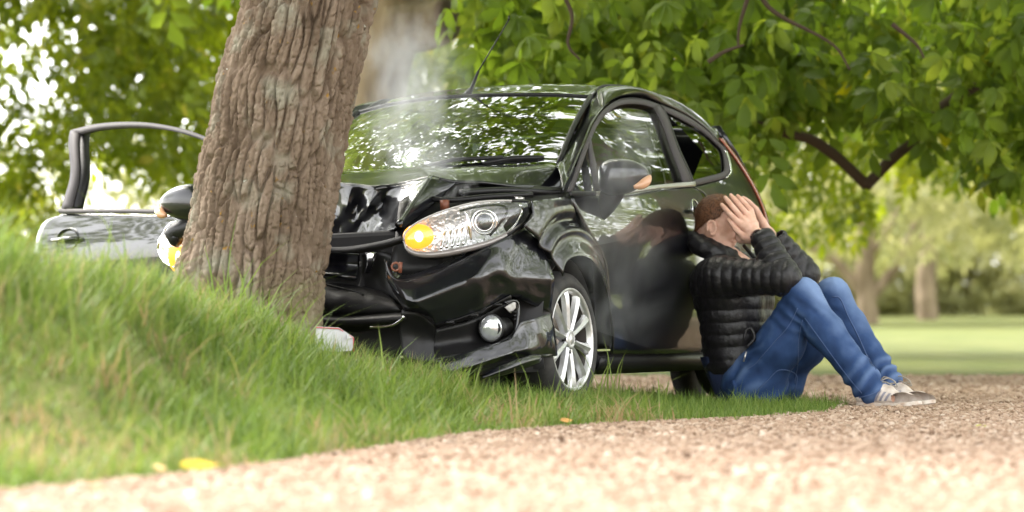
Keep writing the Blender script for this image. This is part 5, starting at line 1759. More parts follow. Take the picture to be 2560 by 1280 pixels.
# ================================================================== SMOKE from the engine bay
def smoke(label, path, rad, density, scale, seed, thresh=(.42, .70)):
    """a soft plume: closed tube round its path, filled with a thin uneven cloud"""
    P = crv(path, 30); R = np.interp(np.linspace(0, 1, 30), np.linspace(0, 1, len(rad)), rad)
    V, F = tube_vf(P, R, 16, True)
    o = mesh_obj("smoke", V, F, None)
    m = bpy.data.materials.new("smoke_cloud"); m.use_nodes = True
    n, l = m.node_tree.nodes, m.node_tree.links
    n.clear()
    out = n.new("ShaderNodeOutputMaterial"); pv = n.new("ShaderNodeVolumePrincipled")
    pv.inputs["Color"].default_value = (.93, .94, .97, 1); pv.inputs["Anisotropy"].default_value = .2
    l.new(pv.outputs[0], out.inputs["Volume"])
    # distance from the plume's axis is written as a smooth falloff by nested spheres along the path
    tc = n.new("ShaderNodeTexCoord")
    prev = None
    for k in np.linspace(1, 28, 9).astype(int):
        sub = n.new("ShaderNodeVectorMath"); sub.operation = 'DISTANCE'; sub.inputs[1].default_value = tuple(P[k])
        l.new(tc.outputs["Object"], sub.inputs[0])
        mr = n.new("ShaderNodeMapRange"); mr.interpolation_type = 'SMOOTHSTEP'
        mr.inputs[1].default_value = float(R[k]) * 1.02; mr.inputs[2].default_value = float(R[k]) * .1
        mr.inputs[3].default_value = 0; mr.inputs[4].default_value = 1
        l.new(sub.outputs["Value"], mr.inputs[0])
        if prev is None: prev = mr.outputs[0]
        else:
            mx = n.new("ShaderNodeMath"); mx.operation = 'MAXIMUM'; l.new(prev, mx.inputs[0]); l.new(mr.outputs[0], mx.inputs[1]); prev = mx.outputs[0]
    mp = n.new("ShaderNodeMapping"); mp.inputs["Scale"].default_value = (1, 1, .6); mp.inputs["Location"].default_value = (seed * 3.1, seed * 1.7, 0)
    nz = n.new("ShaderNodeTexNoise"); nz.inputs["Scale"].default_value = scale; nz.inputs["Detail"].default_value = 4.0; nz.inputs["Distortion"].default_value = 1.0
    r = n.new("ShaderNodeMapRange"); r.inputs[1].default_value = thresh[0]; r.inputs[2].default_value = thresh[1]
    l.new(tc.outputs["Object"], mp.inputs[0]); l.new(mp.outputs[0], nz.inputs["Vector"]); l.new(nz.outputs["Fac"], r.inputs[0])
    a = n.new("ShaderNodeMath"); a.operation = 'MULTIPLY'; l.new(prev, a.inputs[0]); l.new(r.outputs[0], a.inputs[1])
    b = n.new("ShaderNodeMath"); b.operation = 'MULTIPLY'; b.inputs[1].default_value = density; l.new(a.outputs[0], b.inputs[0])
    l.new(b.outputs[0], pv.inputs["Density"])
    m.cycles.volume_step_rate = 1.0
    o.data.materials.append(m)
    tag(o, label, "smoke", kind="stuff")
    return o


smoke("pale smoke rising from the bonnet in front of the windscreen", [at_depth(1075, 460, 17.0), at_depth(1065, 380, 17.0), at_depth(1062, 300, 17.1), at_depth(1058, 220, 17.2), at_depth(1045, 130, 17.3), at_depth(1025, 40, 17.4)], [.12, .24, .28, .26, .22, .16], 3.4, 6.5, 1, (.42, .74))
smoke("thin smoke curling up beside the mirror and door", [at_depth(1510, 610, 16.95), at_depth(1500, 540, 16.95), at_depth(1530, 450, 17.0), at_depth(1560, 370, 17.0), at_depth(1570, 280, 17.0)], [.12, .19, .21, .20, .14], 2.3, 6.5, 2, (.42, .74))
smoke("wispy smoke hanging low beside the front door", [at_depth(1500, 580, 17.0), at_depth(1560, 620, 17.05), at_depth(1600, 720, 17.1), at_depth(1560, 850, 17.1)], [.14, .20, .22, .16], 1.3, 5.0, 3)
smoke("small wisp of smoke above the left headlamp", [at_depth(1110, 505, 16.75), at_depth(1150, 480, 16.7), at_depth(1190, 455, 16.72)], [.035, .05, .04], 9.0, 14, 4)
smoke("faint wisps of smoke by the front wheel and wing", [at_depth(1455, 590, 16.7), at_depth(1480, 660, 16.75), at_depth(1520, 760, 16.85), at_depth(1535, 860, 16.9)], [.10, .13, .14, .10], 1.8, 8.0, 5)
smoke("thin grey wisps drifting left over the bonnet towards the trunk behind", [at_depth(1120, 440, 16.9), at_depth(1040, 400, 17.05), at_depth(1000, 300, 17.2), at_depth(985, 200, 17.35), at_depth(940, 100, 17.5)], [.10, .20, .24, .22, .16], 2.4, 8.5, 6, (.44, .72))
# ================================================================== THE SITTING MAN
class Field:
    """distance field on a regular grid, filled with smooth unions; meshed by surface nets"""
    def __init__(self, lo, hi, h):
        self.lo, self.h = np.array(lo, float), h
        self.n = np.maximum(4, np.ceil((np.array(hi) - self.lo) / h).astype(int) + 1)
        self.ax = [self.lo[i] + h * np.arange(self.n[i]) for i in range(3)]
        self.D = np.full(tuple(self.n), 0.08, np.float32)

    def _sub(self, lo, hi):
        sl = []
        for i in range(3):
            a = int(np.clip(np.floor((lo[i] - self.lo[i]) / self.h), 0, self.n[i] - 1)); b = int(np.clip(np.ceil((hi[i] - self.lo[i]) / self.h) + 1, 0, self.n[i]))
            if b <= a: return None, None
            sl.append(slice(a, b))
        P = np.stack(np.meshgrid(*[self.ax[i][sl[i]] for i in range(3)], indexing='ij'), -1)
        return tuple(sl), P

    def _mix(self, sl, d, k, op):
        a = self.D[sl]
        if op == "sub":
            h = np.clip(.5 - .5 * (a + d) / k, 0, 1); self.D[sl] = a * (1 - h) - d * h + k * h * (1 - h)
        else:
            h = np.clip(.5 + .5 * (a - d) / k, 0, 1); self.D[sl] = a * (1 - h) + d * h - k * h * (1 - h)

    def cone(self, a, b, ra, rb, k=.02, op="add"):
        a, b = np.array(a, float), np.array(b, float)
        m = max(ra, rb) + .06
        sl, P = self._sub(np.minimum(a, b) - m, np.maximum(a, b) + m)
        if sl is None: return
        ab = b - a; t = np.clip(((P - a) @ ab) / (ab @ ab + 1e-12), 0, 1)
        d = np.linalg.norm(P - (a + t[..., None] * ab), axis=-1) - (ra + (rb - ra) * t)
        self._mix(sl, d, k, op)

    def ell(self, c, r, A=np.eye(3), k=.02, op="add"):
        c, r = np.array(c, float), np.array(r, float)
        m = r.max() + .06
        sl, P = self._sub(c - m, c + m)
        if sl is None: return
        q = (P - c) @ np.asarray(A).T
        k0 = np.linalg.norm(q / r, axis=-1); k1 = np.linalg.norm(q / (r * r), axis=-1)
        self._mix(sl, k0 * (k0 - 1) / (k1 + 1e-9), k, op)

    def chain(self, pts, rad, k=.02):
        for i in range(len(pts) - 1): self.cone(pts[i], pts[i + 1], rad[i], rad[i + 1], k)

    def mesh(self, smooth=1):
        D = self.D; n = D.shape
        neg = D < 0
        c = np.zeros(tuple(np.array(n) - 1), np.int8)
        for dx in (0, 1):
            for dy in (0, 1):
                for dz in (0, 1):
                    c += neg[dx:n[0] - 1 + dx, dy:n[1] - 1 + dy, dz:n[2] - 1 + dz]
        cells = np.argwhere((c > 0) & (c < 8))
        idx = -np.ones(c.shape, np.int64); idx[tuple(cells.T)] = np.arange(len(cells))
        acc = np.zeros((len(cells), 3)); cnt = np.zeros(len(cells))
        corners = [(0, 0, 0), (1, 0, 0), (0, 1, 0), (1, 1, 0), (0, 0, 1), (1, 0, 1), (0, 1, 1), (1, 1, 1)]
        val = [D[cells[:, 0] + a, cells[:, 1] + b, cells[:, 2] + e].astype(float) for a, b, e in corners]
        for i in range(8):
            for ax in range(3):
                if (i >> ax) & 1: continue
                j = i | (1 << ax)
                m = (val[i] < 0) != (val[j] < 0)
                t = val[i] / (val[i] - val[j] + 1e-12)
                p = np.tile(np.array(corners[i], float), (len(cells), 1)); p[:, ax] += t
                acc[m] += p[m]; cnt[m] += 1
        V = self.lo + (cells + acc / cnt[:, None]) * self.h
        F = []
        for ax in range(3):
            b, e = (ax + 1) % 3, (ax + 2) % 3
            s1 = [slice(None)] * 3; s2 = [slice(None)] * 3
            s1[ax] = slice(0, -1); s2[ax] = slice(1, None)
            ch = neg[tuple(s1)] != neg[tuple(s2)]
            ed = np.argwhere(ch)
            ed = ed[(ed[:, b] > 0) & (ed[:, e] > 0) & (ed[:, b] < n[b] - 1) & (ed[:, e] < n[e] - 1)]
            flip = neg[tuple(s1)][tuple(ed.T)]
            q = []
            for ob, oe in ((-1, -1), (0, -1), (0, 0), (-1, 0)):
                k = ed.copy(); k[:, b] += ob; k[:, e] += oe
                q.append(idx[tuple(k.T)])
            q = np.stack(q, 1)
            q = np.where(flip[:, None], q, q[:, ::-1])
            F.append(q)
        F = np.vstack(F); F = F[(F >= 0).all(1)]
        for _ in range(smooth):
            s = np.zeros_like(V); w = np.zeros(len(V))
            for i in range(4):
                a, b = F[:, i], F[:, (i + 1) % 4]
                np.add.at(s, a, V[b]); np.add.at(w, a, 1); np.add.at(s, b, V[a]); np.add.at(w, b, 1)
            V = .5 * V + .5 * s / np.maximum(w, 1)[:, None]
        return V, F


def vnormals(V, F):
    N = np.zeros_like(V)
    f = np.cross(V[F[:, 2]] - V[F[:, 0]], V[F[:, 3]] - V[F[:, 1]])
    for i in range(4): np.add.at(N, F[:, i], f)
    return N / (np.linalg.norm(N, axis=1)[:, None] + 1e-12)


SKIN = principled("skin", (.52, .30, .22), .5, spec=.4)
SKIN.node_tree.nodes["Principled BSDF"].inputs["Subsurface Weight"].default_value = 0.12
SKIN.node_tree.nodes["Principled BSDF"].inputs["Subsurface Radius"].default_value = (.012, .005, .003)
add_noise_color(SKIN, (.56, .32, .235), (.68, .43, .335), 28, 5)
HAIR = principled("reddish_hair", (.075, .034, .017), .55, spec=.4)
add_noise_color(HAIR, (.055, .022, .010), (.20, .088, .040), 120, 5)
QUILT = principled("black_quilted_nylon", (.0075, .0065, .008), .42, spec=.4)
QUILT.node_tree.nodes["Principled BSDF"].inputs["Sheen Weight"].default_value = .03
add_bump(QUILT, 110, .35, .006, 5)
DENIM = principled("blue_denim", (.035, .085, .24), .8, spec=.2)
_n, _l, _b = nodes_of(DENIM)
_tcd = _n.new("ShaderNodeTexCoord")
_t1 = _n.new("ShaderNodeTexNoise"); _t1.inputs["Scale"].default_value = 9; _t1.inputs["Detail"].default_value = 7
_at = _n.new("ShaderNodeAttribute"); _at.attribute_name = "fade"
_ad = _n.new("ShaderNodeMath"); _ad.operation = 'MULTIPLY_ADD'; _ad.inputs[1].default_value = .60
_rp = _n.new("ShaderNodeValToRGB"); _e = _rp.color_ramp.elements
_e[0].position, _e[0].color = .10, (.012, .026, .075, 1); _e[1].position, _e[1].color = 1.0, (.15, .225, .39, 1)
_q = _e.new(.42); _q.color = (.026, .058, .150, 1)
_l.new(_tcd.outputs["Object"], _t1.inputs["Vector"]); _l.new(_t1.outputs["Fac"], _ad.inputs[0]); _l.new(_at.outputs["Fac"], _ad.inputs[2])
_l.new(_ad.outputs[0], _rp.inputs[0]); _l.new(_rp.outputs[0], _b.inputs["Base Color"])
add_bump(DENIM, 260, .25, .002, 3)
STITCH = principled("pale_denim_seam", (.055, .095, .21), .8)
NAVY = principled("navy_shirt", (.012, .022, .065), .8); add_bump(NAVY, 60, .4, .01)
SUEDE = principled("worn_beige_suede", (.44, .375, .335), .85, spec=.2); add_noise_color(SUEDE, (.46, .38, .32), (.66, .60, .55), 26, 6)
SOLE = principled("shoe_sole", (.50, .43, .37), .75); add_noise_color(SOLE, (.46, .34, .26), (.66, .60, .54), 30, 5)
STRIPE = principled("grey_stripe", (.22, .21, .25), .6)
LACE = principled("grey_lace", (.30, .27, .23), .8)
SOCK = principled("white_sock", (.72, .70, .68), .9)
BLACKW = principled("black_waistband", (.012, .011, .012), .7)

FWD = np.array([math.cos(YAW), -math.sin(YAW), 0.0]); LAT = np.array([math.sin(YAW), math.cos(YAW), 0.0]); UP = np.array([0, 0, 1.0])
W = at_depth
H1, K1, A1 = W(1885, 958, 18.06), W(2012, 740, 17.86), W(2176, 968, 17.74)
H2, K2, A2 = W(1925, 958, 18.30), W(2086, 738, 18.14), W(2216, 950, 18.02)
S1, E1, W1 = W(1800, 690, 18.00), W(1962, 694, 17.86), W(1908, 590, 17.96)
S2, E2, W2 = W(1868, 680, 18.40), W(2008, 684, 18.26), W(1945, 598, 18.22)
PELV, CHEST, NECK = W(1842, 925, 18.20), W(1840, 730, 18.22), W(1808, 632, 18.20)
HC = W(1799, 552, 18.19)
PITH = math.radians(17)
hf = FWD * math.cos(PITH) - UP * math.sin(PITH); hu = FWD * math.sin(PITH) + UP * math.cos(PITH)
HA = np.stack([hf, LAT, hu])                      # head frame: forward, left, up
hd = lambda x, y, z: HC + x * hf + y * LAT + z * hu

person = None


def head_shape(f, grow=0.0, k=.02):
    g = grow
    f.ell(hd(-.012, 0, .022), (.100 + g, .078 + g, .094 + g), HA, k)              # skull
    f.ell(hd(.030, 0, -.030), (.070 + g, .064 + g, .085 + g), HA, .03)            # face
    f.cone(hd(.045, -.030, -.095), hd(-.015, -.055, -.050), .026 + g, .022 + g, .025)   # jaw
    f.cone(hd(.045, .030, -.095), hd(-.015, .055, -.050), .026 + g, .022 + g, .025)
    f.cone(hd(.078, -.012, -.100), hd(.078, .012, -.100), .020 + g, .020 + g, .025)     # chin


f = Field(hd(-.02, 0, 0) - [.20, .22, .235], hd(-.02, 0, 0) + [.285, .20, .15], .0031)
head_shape(f)
f.cone(hd(-.035, 0, -.06), NECK + [-.02, 0, -.03], .055, .060, .03)
f.cone(hd(.094, 0, .012), hd(.118, 0, -.032), .011, .016, .014)                    # nose
f.cone(hd(.112, -.013, -.036), hd(.112, .013, -.036), .009, .009, .008)
f.cone(hd(.085, -.045, .022), hd(.094, -.012, .026), .012, .012, .014); f.cone(hd(.085, .045, .022), hd(.094, .012, .026), .012, .012, .014)   # brow
f.ell(hd(.098, -.032, .004), (.016, .018, .012), HA, .01, "sub"); f.ell(hd(.098, .032, .004), (.016, .018, .012), HA, .01, "sub")
f.ell(hd(.088, -.032, .004), (.012, .013, .011), HA, .004); f.ell(hd(.088, .032, .004), (.012, .013, .011), HA, .004)                              # closed eyes
f.cone(hd(.094, -.022, -.066), hd(.100, 0, -.064), .006, .008, .006); f.cone(hd(.094, .022, -.066), hd(.100, 0, -.064), .006, .008, .006)          # lips
f.cone(hd(.092, -.018, -.078), hd(.097, 0, -.079), .006, .008, .006); f.cone(hd(.092, .018, -.078), hd(.097, 0, -.079), .006, .008, .006)
for s in (-1, 1):                                                                  # ears
    ec = hd(.000, s * .080, -.030)
    eu = hu * .95 - hf * .28; eu /= np.linalg.norm(eu); ef = np.cross(eu, LAT) * (1 if np.cross(eu, LAT) @ hf > 0 else -1)
    out = s * LAT
    ring_ = [ec + eu * .031 * math.sin(t) + ef * .019 * math.cos(t) + out * (.010 + .006 * (-math.cos(t))) for t in np.linspace(-1.5, 3.6, 12)]
    f.chain(ring_, [.0065] + [.0058] * 10 + [.004], .003)
    f.cone(ring_[0], ec - eu * .028 + ef * .010, .007, .008, .006)
    f.ell(ec + out * .004, (.022, .006, .029), np.stack([ef, LAT, eu]), .004)
    f.ell(ec + out * .013 + ef * .003, (.010, .006, .016), np.stack([ef, LAT, eu]), .004, "sub")


def hand(f, wrist, kn, mids, tips, thumb, g=1.0):
    for k_ in kn: f.cone(wrist + (k_ - wrist) * .12, k_, .021, .0145, .014)
    for i in range(len(kn) - 1): f.cone(.5 * (wrist + kn[i]), .5 * (wrist + kn[i + 1]), .018, .018, .012)
    for a, b, c in zip(kn, mids, tips):
        q = .45 * b + .55 * c + (b - a) * .04
        f.cone(a, b, .0128 * g, .0110 * g, .0035); f.cone(b, q, .0110 * g, .0100 * g, .002); f.cone(q, c, .0100 * g, .0080 * g, .002)
    f.cone(wrist + (thumb[0] - wrist) * .3, thumb[0], .021, .0165, .010)
    f.cone(thumb[0], thumb[1], .0158, .0125, .004); f.cone(thumb[1], thumb[2], .0125, .0092, .003)


hand(f, W(1897, 592, 17.99),
     [W(1849, 556, 18.030), W(1857, 543, 18.045), W(1868, 532, 18.070), W(1879, 524, 18.100)],
     [W(1825, 531, 18.040), W(1834, 515, 18.058), W(1847, 506, 18.085), W(1861, 503, 18.115)],
     [W(1806, 509, 18.060), W(1815, 491, 18.080), W(1829, 485, 18.105), W(1846, 487, 18.130)],
     [W(1862, 590, 18.005), W(1841, 572, 18.020), W(1823, 547, 18.045)], 1.15)
f.cone(W(1897, 596, 17.99), W(1856, 594, 18.04), .027, .023, .012)
f.cone(W(1856, 594, 18.04), W(1846, 566, 18.05), .022, .019, .012)
f.cone(W(1880, 570, 18.03), W(1864, 560, 18.05), .026, .022, .012)
f.cone(W(1903, 588, 17.99), W1 + (E1 - W1) * .25, .030, .033, .02)
hand(f, W(1925, 585, 18.28),
     [W(1876, 548, 18.325), W(1880, 536, 18.30), W(1886, 526, 18.27), W(1892, 520, 18.235)],
     [W(1850, 527, 18.325), W(1856, 513, 18.30), W(1864, 505, 18.27), W(1876, 503, 18.235)],
     [W(1830, 508, 18.32), W(1836, 492, 18.295), W(1846, 488, 18.265), W(1860, 491, 18.23)],
     [W(1888, 574, 18.34), W(1868, 563, 18.345), W(1850, 546, 18.34)])
f.cone(W(1925, 585, 18.28), W2 + (E2 - W2) * .25, .030, .033, .02)
Vh, Fh = f.mesh(1)
f = Field(W(1700, 1050, 18.2) - [0, .66, 0], W(2280, 600, 17.9) + [0, .55, 0.02], .014)
f.cone(NECK, CHEST + UP * .09, .06, .10, .04)
for h_, s_ in ((H1, S1), (H2, S2)):
    k_ = 1 if h_ is H1 else -1
    f.cone(h_ + LAT * .08 * k_ - FWD * .07 + UP * .05, s_ + (CHEST - s_) * .6, .085, .085, .05)
    f.cone(s_ + (CHEST - s_) * .35, s_, .08, .055, .04)
for a, b, c in ((S1, E1, W1), (S2, E2, W2)):
    f.cone(a, b, .050, .042, .02); f.cone(b, c, .040, .030, .02)
for a, b, c in ((H1, K1, A1), (H2, K2, A2)):
    f.cone(a, b, .085, .055, .02); f.cone(b, .6 * b + .4 * c, .052, .052, .02); f.cone(.6 * b + .4 * c, c, .052, .036, .02)
    f.cone(c, c + FWD * .10 - UP * .055, .034, .026, .02)
Vb, Fb = f.mesh(1)
Vp = np.vstack([Vh, Vb]); Fp = np.vstack([Fh, Fb + len(Vh)])
ORG = np.array([PELV[0], PELV[1], float(ground_z(PELV[0], PELV[1]))])
person = mesh_obj("person", Vp - ORG, Fp, SKIN, None, True, None, False)
person.location = tuple(ORG - FWD * .055 + CU * .17)     # his back rests against the door
tag(person, "man sitting against the car with both hands over his face, black quilted jacket and jeans", "person")


def pobj(name, V, F, mat, parent=None, smooth=True, angle=None, normals=False):
    """vertices are given in world space; parts hang under the person or one of his clothes"""
    return mesh_obj(name, np.asarray(V) - ORG, F, mat, parent or person, smooth, angle, normals)


# ---- hair: a cropped shell and short strands --------------------------------------------------------------
f = Field(hd(-.02, 0, .02) - .16, hd(-.02, 0, .02) + .16, .0034)
head_shape(f, .0085)
f.cone(hd(-.035, 0, -.06), NECK + [-.02, 0, -.03], .064, .062, .03)
P = np.stack(np.meshgrid(*f.ax, indexing='ij'), -1)
q = (P - HC) @ HA.T
hx, hy, hz = q[..., 0], q[..., 1], q[..., 2]
line = np.where(hx > .02, .058 + (hx - .05) * .25, np.where(hx > -.035, -.012 + (hx + .035) * .70, -.085 + np.clip((hx + .10) / .065, 0, 1) * .073))
edge = (line - hz) * .7 + .004 * noise3(P * 60, 7, 2)
front = hx - .088
a = np.maximum(f.D, np.maximum(edge, front) + .0)
f.D = np.maximum(a, -1) + .0022 * noise3(P * [70, 70, 40], 3, 2)
Vq, Fq = f.mesh(1)
NV = vnormals(Vq, Fq)
ids = rng.integers(0, len(Vq), 9000)
ok = ((Vq[ids] - HC) @ HA.T)[:, 2] > -.07
ids = ids[ok]
b0_ = Vq[ids]; nn = NV[ids]
tdir = (b0_ - hd(-.03, 0, .12)); tdir -= (tdir * nn).sum(1)[:, None] * nn; tdir /= np.linalg.norm(tdir, axis=1)[:, None] + 1e-9
tdir += rng.normal(0, .35, tdir.shape)
sd = np.cross(tdir, nn); sd /= np.linalg.norm(sd, axis=1)[:, None] + 1e-9
L_ = rng.uniform(.010, .022, len(ids))[:, None]
tri = np.stack([b0_ - sd * .0006, b0_ + sd * .0006, b0_ + tdir * L_ + nn * L_ * rng.uniform(.05, .45, (len(ids), 1))], 1).reshape(-1, 3)
Fall = [tuple(x) for x in Fq] + [tuple(x + len(Vq)) for x in np.arange(len(tri)).reshape(-1, 3)]
pobj("hair", np.vstack([Vq, tri]), Fall, HAIR)

# ---- quilted jacket -------------------------------------------------------------------------------------------
f = Field(W(1690, 1010, 18.2) - [0, .56, 0], W(2080, 560, 18.2) + [0, .34, 0], .0062)
tors = []
for h_, s_ in ((H1, S1), (H2, S2)):
    a = h_ + LAT * (.06 if h_ is H1 else -.06) + FWD * (-.100) + UP * .085
    m_ = CHEST + (s_ - CHEST) * .45 - UP * .02 + FWD * .0
    t_ = s_ + (CHEST - s_) * .35 + UP * -.01
    tors.append((a, m_, t_))
    f.cone(a, m_, .142, .150, .06); f.cone(m_, t_, .150, .105, .05)
    f.cone(t_, s_, .105, .083, .05)
    f.cone(m_ - FWD * .04, t_ - FWD * .06 + UP * .01, .12, .10, .05)
f.ell(.5 * (tors[0][0] + tors[1][0]) + FWD * .03, (.15, .21, .08), np.stack([FWD, LAT, UP]), .05)
for (a, b, c), hw in (((S1, E1, W1), 1), ((S2, E2, W2), 1)):
    f.cone(a, b, .085, .077, .025)
    f.cone(b, c, .077, .056, .022)
# collar and rolled hood round the neck
NB = NECK - FWD * .012 - UP * .002
col = [NB + FWD * (.098 * math.cos(t) - .012) + LAT * .098 * math.sin(t) + UP * (.012 - .045 * math.cos(t)) for t in np.linspace(0.25, 2 * math.pi - .25, 15)]
f.chain(col, [.024, .027, .03, .035, .04, .044, .046, .046, .046, .044, .04, .035, .03, .027, .024], .02)
col2 = [NB + FWD * (.085 * math.cos(t) - .005) + LAT * .085 * math.sin(t) + UP * (.045 - .045 * math.cos(t)) for t in np.linspace(0.3, 2 * math.pi - .3, 13)]
f.chain(col2, [.016] * 13, .015)
f.cone(NECK - UP * .03, hd(-.03, 0, -.10), .066, .062, .012, "sub")
f.cone(W1, W1 + (W1 - E1) * .6, .047, .047, .01, "sub"); f.cone(W2, W2 + (W2 - E2) * .6, .047, .047, .01, "sub")
Vj, Fj = f.mesh(2)
# flat hem
hem_z = W(1800, 936, 18.0)[2]
Nj = vnormals(Vj, Fj)


def seg_t(P, a, b):
    ab = b - a; L = np.linalg.norm(ab); t = (P - a) @ ab / L
    d = np.linalg.norm(P - a - np.clip(t, 0, L)[:, None] * ab / L, axis=1)
    return t, d, L


cand = []
spac = .047
for (a, b, c) in ((S1, E1, W1), (S2, E2, W2)):
    t, d, L = seg_t(Vj, a, b); cand.append((d - .085, t))
    t2, d2, L2 = seg_t(Vj, b, c); cand.append((d2 - .070, t2 + L))
tz = (Vj[:, 2] - hem_z) + .10 * ((Vj - CHEST) @ FWD) * np.clip((Vj[:, 2] - CHEST[2]) / .1, -.2, 1)
dt = np.minimum(seg_t(Vj, tors[0][0], tors[0][1])[1] - .15, seg_t(Vj, tors[1][0], tors[1][1])[1] - .15)
cand.append((dt, tz)); 
dcol = np.min(np.stack([np.linalg.norm(Vj - c_, axis=1) for c_ in col]), 0) - .05
cand.append((dcol, None))
best = np.argmin(np.stack([c_[0] for c_ in cand]), 0)
warp = .012 * noise3(Vj * 6, 4, 2)
bump = np.zeros(len(Vj))
for i, (d, t) in enumerate(cand):
    m_ = best == i
    if t is None:
        bump[m_] = .006 * noise3(Vj[m_] * [14, 14, 22], 5, 3); continue
    sp_w = spac if i < 4 else .058
    s_ = np.abs(np.sin(np.pi * (t + warp) / sp_w))
    bump[m_] = ((.0085 if i < 4 else .0065) * (s_ ** .5 - .6))[m_]
bump += .0035 * noise3(Vj * [16, 16, 26], 6, 3) + .0022 * noise3(Vj * [70, 70, 45], 8, 2)
Vj = Vj + Nj * bump[:, None]
low = Vj[:, 2] < hem_z
Vj[low, 2] = hem_z - .006 * (1 - np.exp((Vj[low, 2] - hem_z) / .02))
jacket = pobj("jacket", Vj, Fj, QUILT)
# pocket opening and zip
pk = crv([W(1862, 850, 17.90), W(1868, 826, 17.90), W(1880, 822, 17.90), W(1888, 846, 17.90), W(1870, 868, 17.90)], 20)
V, F = tube_vf(pk, .007, 8); pobj("pocket", V, F, QUILT, jacket)
V, F = tube_vf([W(1861, 905, 17.90), W(1868, 880, 17.90)], .004, 6); pobj("zip_pull", V, F, SATIN, jacket)
zp = crv([W(1862, 612, 18.13), W(1880, 634, 18.08), W(1905, 662, 18.05)], 16)
V, F = tube_vf(zp, .009, 8); pobj("zip", V, F, BLACKP, jacket)

# ---- shirt tail under the jacket -----------------------------------------------------------------------------------
f = Field(W(1740, 1030, 18.2) - [0, .46, 0], W(1960, 890, 18.2) + [0, .30, 0], .008)
gz_ = ORG[2]
for h_, k_ in ((H1, 1), (H2, -1)):
    b_ = np.array([h_[0], h_[1], gz_]) + LAT * .05 * k_ - FWD * .085
    f.cone(b_ + UP * .075, b_ + UP * .22 - FWD * .055, .112, .118, .05)
Vs, Fs = f.mesh(2)
Vs += vnormals(Vs, Fs) * (.007 * noise3(Vs * [20, 20, 7], 2, 2))[:, None]
pobj("shirt", Vs, Fs, NAVY)

# ---- jeans --------------------------------------------------------------------------------------------------------
f = Field(W(1790, 1040, 18.2) - [0, .66, 0], W(2270, 660, 18.1) + [0, .42, 0], .0068)
for (h_, k_, a_), r_ in (((H1, K1, A1), 0), ((H2, K2, A2), 1)):
    m_ = .5 * (h_ + k_) - UP * .02 + FWD * .01
    f.cone(h_ - FWD * .005, m_, .118, .108, .04); f.cone(m_, k_, .108, .079, .04)
    f.cone(h_ - FWD * .03 - UP * .01, h_ + FWD * .06 - UP * .01, .100, .102, .05)
    c1 = .62 * k_ + .38 * a_ - FWD * .016; c2 = .2 * k_ + .8 * a_
    f.cone(k_, c1, .078, .081, .03); f.cone(c1, c2, .081, .070, .03); f.cone(c2, a_ + (a_ - c2) * .15, .070, .073, .02)
f.cone(H1 - FWD * .01, H2 - FWD * .01, .115, .115, .05)
Vd, Fd = f.mesh(2)
Nd = vnormals(Vd, Fd)
wr_ = np.zeros(len(Vd)); fade = np.zeros(len(Vd))
for (h_, k_, a_) in ((H1, K1, A1), (H2, K2, A2)):
    dk = np.linalg.norm(Vd - k_, axis=1)
    back = np.clip(-((Vd - k_) @ UP) / .1, 0, 1)
    ax_ = (k_ - h_) / np.linalg.norm(k_ - h_)
    t = (Vd - k_) @ ax_
    wr_ += .010 * np.exp(-(dk / .13) ** 2) * back * np.sin(t * 130 + 6 * noise3(Vd * 9, 2, 2))
    dh = np.linalg.norm(Vd - h_ - UP * .06, axis=1)
    dirs = (Vd - h_) @ (UP * .8 - FWD * .6)
    wr_ += .008 * np.exp(-(dh / .17) ** 2) * np.sin(dirs * 95 + 5 * noise3(Vd * 7, 5, 2))
    da = np.linalg.norm(Vd - a_, axis=1); ta = (Vd - a_) @ ((k_ - a_) / np.linalg.norm(k_ - a_))
    wr_ += .009 * np.exp(-(da / .14) ** 2) * np.sin(ta * 85 + 4 * noise3(Vd * 8, 9, 2))
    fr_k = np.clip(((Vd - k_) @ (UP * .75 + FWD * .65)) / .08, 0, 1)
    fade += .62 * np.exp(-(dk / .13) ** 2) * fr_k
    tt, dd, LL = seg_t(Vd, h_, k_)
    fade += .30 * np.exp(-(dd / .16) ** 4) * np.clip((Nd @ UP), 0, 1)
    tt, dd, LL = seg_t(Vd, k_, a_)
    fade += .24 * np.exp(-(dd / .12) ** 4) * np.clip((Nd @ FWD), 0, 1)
wr_ += .005 * noise3(Vd * [18, 18, 11], 3, 3)
Vd = Vd + Nd * wr_[:, None]
hemd = []
gl = np.minimum(Vd[:, 2], 1)
Vd[:, 2] = np.maximum(Vd[:, 2], ORG[2] - .035)
jeans = pobj("jeans", Vd, Fd, DENIM)
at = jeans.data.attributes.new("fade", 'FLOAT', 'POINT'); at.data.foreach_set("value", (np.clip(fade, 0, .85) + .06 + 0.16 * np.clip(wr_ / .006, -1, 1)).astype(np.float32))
from mathutils.bvhtree import BVHTree
_bvh = BVHTree.FromPolygons([tuple(v) for v in Vd], [tuple(int(i) for i in q_) for q_ in Fd])


def on_jeans(px, py, lift=.001, D0=17.2):
    r = ray(px, py); r = r / np.linalg.norm(r)
    hit, n_, i_, d_ = _bvh.ray_cast(Vector(CAM + r * 16.5), Vector(r))
    if hit is None: return W(px, py, 17.9)
    return np.array(hit) + np.array(n_) * lift


def stitched(name, pts, r=.0022, n=30):
    P = np.array([on_jeans(*p) for p in crv(np.array(pts, float), n)])
    V, F = tube_vf(P, r, 5); pobj(name, V, F, STITCH, jeans)


